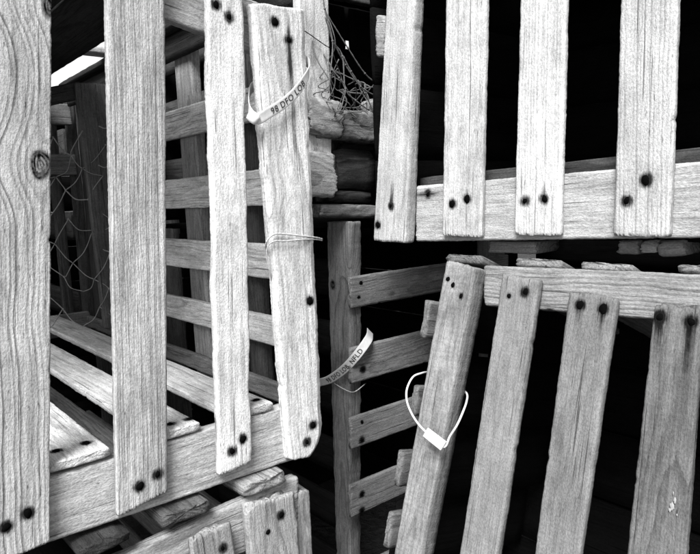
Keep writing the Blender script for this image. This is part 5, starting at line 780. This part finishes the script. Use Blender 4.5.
board('light_block','roof_slat',(1.3300,-0.1700,1.1900),(1.0000,0.0000,0.0000),(0.0000,0.0000,1.0000),[(0.0000,-0.0825),(0.0000,0.0825),(0.3800,-0.0825),(0.3800,0.0825)],0.012,0.004,0.5,300)
board('light_block','roof_slat',(1.3300,-0.3400,1.1900),(1.0000,0.0000,0.0000),(0.0000,0.0000,1.0000),[(0.0000,-0.0825),(0.0000,0.0825),(0.3800,-0.0825),(0.3800,0.0825)],0.012,0.004,0.5,300)
board('light_block','roof_slat',(1.3300,-0.5100,1.1900),(1.0000,0.0000,0.0000),(0.0000,0.0000,1.0000),[(0.0000,-0.0825),(0.0000,0.0825),(0.3800,-0.0825),(0.3800,0.0825)],0.012,0.004,0.5,300)
board('light_block','roof_slat',(1.3300,-0.6800,1.1900),(1.0000,0.0000,0.0000),(0.0000,0.0000,1.0000),[(0.0000,-0.0825),(0.0000,0.0825),(0.3800,-0.0825),(0.3800,0.0825)],0.012,0.004,0.5,300)

# ------------------------------------------------------------------ tags, ties, netting
TAG1 = [(0.4092,0.6400,0.8853),(0.3880,0.6280,0.8773),(0.3736,0.6120,0.8631),(0.3653,0.5980,0.8460),(0.3698,0.5920,0.8381),(0.3861,0.5910,0.8462),(0.4050,0.5910,0.8569),(0.4204,0.5910,0.8687),(0.4328,0.5920,0.8812),(0.4449,0.5970,0.8946),(0.4560,0.6120,0.9084),(0.4607,0.6300,0.9157)]
TAG2 = [(0.6040,0.8276,0.4474),(0.6050,0.7982,0.4581),(0.6060,0.7725,0.4729),(0.6070,0.7501,0.4891),(0.6110,0.7344,0.5054),(0.6190,0.7288,0.5167),(0.6290,0.7279,0.5261),(0.6410,0.7329,0.5328),(0.6600,0.7528,0.5365)]
SCUFF_AT = (0.5371,0.2249,0.4754)
SCUFF_ON = 'slat.016'
LOOP = [(0.5842,0.5551,0.5219),(0.5652,0.5476,0.5260),(0.5497,0.5484,0.5240),(0.5358,0.5456,0.5122),(0.5269,0.5372,0.5008),(0.5206,0.5245,0.4915),(0.5166,0.5109,0.4835),(0.5140,0.4956,0.4771),(0.5115,0.4658,0.4669),(0.5168,0.4596,0.4801),(0.5211,0.4528,0.4935),(0.5319,0.4537,0.5045),(0.5495,0.4624,0.5111),(0.5680,0.4770,0.5131),(0.5802,0.4965,0.5136)]
PLATE = [(0.5130,0.4897,0.4832),(0.5103,0.4955,0.4721),(0.5082,0.4659,0.4637),(0.5110,0.4599,0.4752)]
TIE = [(0.4722,0.6220,0.7016),(0.4505,0.6060,0.7053),(0.4255,0.5965,0.7090),(0.4008,0.5965,0.7130),(0.3874,0.5965,0.7139),(0.3776,0.5960,0.7090),(0.3782,0.6020,0.7010),(0.3905,0.6180,0.6926)]
TIE2 = [(0.4721,0.6220,0.6998),(0.4503,0.6060,0.7030),(0.4246,0.5955,0.7051),(0.3996,0.5955,0.7052),(0.3863,0.5955,0.7062),(0.3786,0.5985,0.7011),(0.3786,0.6020,0.6875),(0.3828,0.6040,0.6712),(0.3896,0.6120,0.6549)]
LOOPM = [(0.6140,0.7943,0.4519),(0.6155,0.7757,0.4470),(0.6150,0.7526,0.4455),(0.6132,0.7380,0.4506),(0.6284,0.7410,0.4538),(0.6534,0.7600,0.4501)]
STRANDS = [[(0.5625,0.7150,1.0446),(0.5658,0.7150,1.0110),(0.5772,0.7150,0.9692),(0.5708,0.7150,0.9245),(0.5662,0.7150,0.8976)],[(0.5699,0.7200,1.0013),(0.5820,0.7200,0.9708),(0.5983,0.7200,0.9519),(0.6015,0.7200,0.9070),(0.6196,0.7200,0.8917),(0.6461,0.7200,0.8790)],[(0.5860,0.7250,0.9724),(0.6075,0.7250,0.9417),(0.6351,0.7250,0.9134),(0.6709,0.7250,0.8996)],[(0.5703,0.7120,0.9298),(0.5837,0.7120,0.9193),(0.5948,0.7120,0.9052),(0.5826,0.7120,0.8702)],[(0.6124,0.7350,0.9563),(0.6262,0.7350,0.9361),(0.6520,0.7350,0.9068),(0.6682,0.7350,0.8776)],[(0.5916,0.7450,1.0163),(0.6298,0.7450,0.9725),(0.6624,0.7450,0.9380),(0.6930,0.7450,0.9211)],[(0.5346,0.7380,0.9878),(0.5535,0.7380,0.9811),(0.5834,0.7380,0.9682),(0.5952,0.7380,0.9659)]]

class Strip:
    """a flat strap that follows a 3-D path; up() gives its width direction"""
    def __init__(s, pts, n=10):
        s.p = spline(pts, n); s.d = [0.]
        for a, b in zip(s.p, s.p[1:]): s.d.append(s.d[-1]+(b-a).length)
    def at(s, dist):
        dist = max(0, min(dist, s.d[-1]-1e-6))
        lo = 0
        while s.d[lo+1] < dist: lo += 1
        f = (dist-s.d[lo])/(s.d[lo+1]-s.d[lo])
        return s.p[lo].lerp(s.p[lo+1], f), s.tan(lo).lerp(s.tan(lo+1), f).normalized()
    def tan(s, i):
        i = max(0, min(i, len(s.p)-1))
        return (s.p[min(i+1, len(s.p)-1)]-s.p[max(i-1, 0)]).normalized()
    def frame(s, dist, axis):
        p, t = s.at(dist)
        up = (axis - t*axis.dot(t)).normalized()
        nn = t.cross(up)
        return p, t, up, nn
def strap(name, st, axis, width, thick, mat):
    bm = bmesh.new(); prev = None; n = 90
    for i in range(n+1):
        p, t, up, nn = st.frame(st.d[-1]*i/n, axis)
        cur = [bm.verts.new(p+up*a*width/2+nn*b*thick) for a, b in ((-1, .4), (-.86, 1), (-.55, .75), (0, .7), (.55, .75), (.86, 1), (1, .4), (.9, -.3), (-.9, -.3))]
        if prev:
            m = len(cur)
            for k in range(m): bm.faces.new((prev[k], prev[(k+1) % m], cur[(k+1) % m], cur[k]))
        else: bm.faces.new(cur)
        prev = cur
    bm.faces.new(prev[::-1])
    bmesh.ops.recalc_face_normals(bm, faces=bm.faces)
    return bm
def lettering(text, st, axis, start, size, lift, spacing=1.12):
    cu = bpy.data.curves.new('lettering', 'FONT'); cu.body = text; cu.size = size; cu.align_x = 'LEFT'; cu.space_character = spacing
    cu.resolution_u = 3; cu.offset = size*.012
    to = bpy.data.objects.new('lettering', cu); COL.objects.link(to)
    bpy.context.view_layer.update()
    me = bpy.data.meshes.new_from_object(to.evaluated_get(bpy.context.evaluated_depsgraph_get()))
    bpy.data.objects.remove(to)
    bm = bmesh.new(); bm.from_mesh(me); bpy.data.meshes.remove(me)
    bmesh.ops.triangulate(bm, faces=bm.faces)
    hh = size*.35
    for v in bm.verts:
        p, t, up, nn = st.frame(start+v.co.x, axis)
        v.co = p+up*(v.co.y-hh)+nn*lift
    return bm

# tag round the corner slat of the left trap
UPZ = Vector((.0, -.15, 1)).normalized()
s1 = Strip(TAG1)
c1 = s1.p[40]
t1 = mesh_obj('trap_tag', strap('trap_tag', s1, UPZ, .0118, .0008, PLASTIC), PLASTIC, c1)
tag(t1, 'white plastic tag printed 98 DFO LOB strapped round the corner slat of the left trap', 'tag', 'plastic tags on the traps')
lb = mesh_obj('lettering', lettering('98 DFO LOB', s1, UPZ, s1.d[50]+.001, .0098, .0011), PRINT, c1, False); parent(lb, t1)
bm = bmesh.new()                                     # the moulded catch where the strap locks
p, t, up, nn = s1.frame(s1.d[36], UPZ)
bmesh.ops.create_uvsphere(bm, u_segments=16, v_segments=10, radius=1)
for v in bm.verts:
    q = v.co.copy(); k = max(abs(q.x), abs(q.y), abs(q.z))
    q = q*(.55+.45/k*.8) if k else q
    v.co = p + t*q.x*.0075 + up*q.y*.0068 + nn*(q.z*.0045+.001)
ct = mesh_obj('catch', bm, PLASTIC, c1); parent(ct, t1)

s2 = Strip(TAG2); AX2 = Vector((-.43, .48, .76)).normalized()
c2 = s2.p[30]
t2 = mesh_obj('trap_tag', strap('trap_tag', s2, AX2, .0145, .0008, PLASTIC_GREY), PLASTIC, c2)
tag(t2, 'grimy white plastic tag printed LOB NFLD on the dark post in the gap', 'tag', 'plastic tags on the traps')
lb = mesh_obj('lettering', lettering('98 DFO LOB  NFLD', s2, AX2, s2.d[9], .0108, .0011, 1.1), PRINT, c2, False); parent(lb, t2)

# blank zip tag on the leaning slat
bm = bmesh.new(); lp = spline(LOOP, 8); tube_bm(bm, lp, .0013, 8)
c3 = lp[50]
t3 = mesh_obj('trap_tag', bm, PLASTIC, c3)
tag(t3, 'blank white plastic tag hanging on a thin open loop round the leaning slat', 'tag', 'plastic tags on the traps')
bm = bmesh.new()
q = [Vector(p) for p in PLATE]; nn = (q[1]-q[0]).cross(q[3]-q[0]).normalized()
cc = sum(q, Vector())/4
top = []
for k in (-1, 1):
    top.append([bm.verts.new(p + nn*.0011*k) for p in q])
bm.faces.new(top[0]); bm.faces.new(top[1][::-1])
for i in range(4): bm.faces.new((top[0][i], top[1][i], top[1][(i+1) % 4], top[0][(i+1) % 4]))
bmesh.ops.recalc_face_normals(bm, faces=bm.faces)
bmesh.ops.bevel(bm, geom=list(bm.edges), offset=.0008, segments=3, affect='EDGES', profile=.5)
pt = mesh_obj('tag_plate', bm, PLASTIC, c3); parent(pt, t3)

# a fleck of white paint scraped on the last leaning slat
SC = Vector(SCUFF_AT); bm = bmesh.new(); rg = random.Random(3)
ux, uy = Vector((.0, -1, 0)), Vector((.25, .1, .96)).normalized(); un = uy.cross(ux).normalized()
if un.x > 0: un = -un
def dab(c, r, el):
    vs_ = [bm.verts.new(SC + ux*(c[0]+math.cos(6.2832*i/12)*r*rg.uniform(.6, 1.2)) + uy*(c[1]+math.sin(6.2832*i/12)*r*el*rg.uniform(.6, 1.2)) + un*.0012) for i in range(12)]
    cv = bm.verts.new(SC + ux*c[0] + uy*c[1] + un*.002)
    for i in range(12): bm.faces.new((vs_[i], vs_[(i+1) % 12], cv))
dab((0, 0), .0020, 1.8); dab((.002, .005), .0012, 2.4); dab((-.002, -.004), .0011, 1.6); dab((.0005, .011), .0005, 4); dab((.004, -.006), .0006, 2)
bmesh.ops.recalc_face_normals(bm, faces=bm.faces)
sc_ = mesh_obj('paint_fleck', bm, SCUFF, SC); parent(sc_, bpy.data.objects[SCUFF_ON])

# twine tied round the corner slat and round the post in the gap
bm = bmesh.new()
tube_bm(bm, spline(TIE, 8), .0011, 6, .9); tube_bm(bm, spline(TIE2, 8), .0009, 6, .9)
tie = mesh_obj('twine_tie', bm, TWINE, Vector(TIE[3])); tag(tie, 'pale twine wound twice round the corner slat of the left trap', 'twine', 'twine ties on the traps')
bm = bmesh.new(); tube_bm(bm, spline(LOOPM, 8), .0009, 6, .9)
tie = mesh_obj('twine_tie', bm, TWINE, Vector(LOOPM[2])); tag(tie, 'thin twine looped round the dark post just below its printed tag', 'twine', 'twine ties on the traps')

# torn netting of the weathered trap
bm = bmesh.new()
for st_ in STRANDS[:-1]: tube_bm(bm, spline(st_, 8), .0011, 5, .7)
for st_ in STRANDS[:-1]:
    for p in st_[1:-1]:
        bmesh.ops.create_icosphere(bm, subdivisions=1, radius=.0019, matrix=Matrix.Translation(p))
ra = random.Random(21)
for k in range(16):                                  # loose ends and slack loops
    a = Vector(ra.choice(STRANDS[:-1])[ra.choice((0, 1, 2))]); b = Vector(ra.choice(STRANDS[:-1])[-1])
    q = [a.lerp(b, f)+Vector((ra.gauss(0, .007), ra.uniform(-.004, .05), ra.gauss(0, .008)-.02*math.sin(f*3.14))) for f in (0, .2, .4, .6, .8, 1)]
    tube_bm(bm, spline(q, 6), ra.uniform(.0006, .0012), 5, .7)
nt_ = mesh_obj('netting', bm, TWINE_DARK, STRANDS[0][0]); parent(nt_, TRAPS['weathered'])
bm = bmesh.new(); tube_bm(bm, spline(STRANDS[-1], 8), .0007, 5, .7)
nt_ = mesh_obj('wire', bm, IRON, STRANDS[-1][0]); parent(nt_, TRAPS['weathered'])

# netting of the parlour head inside the left trap: a slack diamond mesh
bm = bmesh.new(); rg = random.Random(5)
nu, nv_ = 9, 11
def netp(i, j):
    a = i/nu; b = j/nv_
    top = Vector((.20, 1.28, .90)).lerp(Vector((.405, 1.185, .90)), a)
    bot = Vector((.16, 1.36, .53)).lerp(Vector((.41, 1.185, .54)), a)
    p = top.lerp(bot, b)
    p.z -= .03*math.sin(a*math.pi)*(1-b) ; p.y += .06*math.sin(a*math.pi)*math.sin(b*math.pi)
    return p
G = {(i, j): netp(i, j)+Vector((rg.gauss(0, .006), rg.gauss(0, .006), rg.gauss(0, .007))) for i in range(nu+1) for j in range(nv_+1)}
for i in range(nu):
    for j in range(nv_):
        a, b = ((i, j), (i+1, j+1)) if (i+j) % 2 == 0 else ((i+1, j), (i, j+1))
        if rg.random() < .10: continue
        mid = (G[a]+G[b])/2 + Vector((rg.gauss(0, .004), rg.gauss(0, .004), -.006+rg.gauss(0, .004)))
        tube_bm(bm, spline([G[a], mid, G[b]], 4), rg.uniform(.0008, .0012), 5, .7)
        if rg.random() < .5: bmesh.ops.create_icosphere(bm, subdivisions=1, radius=.0021, matrix=Matrix.Translation(G[a]))
for j in range(0, nv_+1, 2):                          # lashings round the frame board
    p = G[(nu, j)]
    tube_bm(bm, spline([p, p+Vector((.012, -.006, -.004)), p+Vector((.035, -.006, .012)), p+Vector((.062, .0, .014)), p+Vector((.064, .02, .012))], 5), .0011, 5)
nt_ = mesh_obj('netting', bm, TWINE_NET, (.3, 1.25, .7)); parent(nt_, TRAPS['left'])
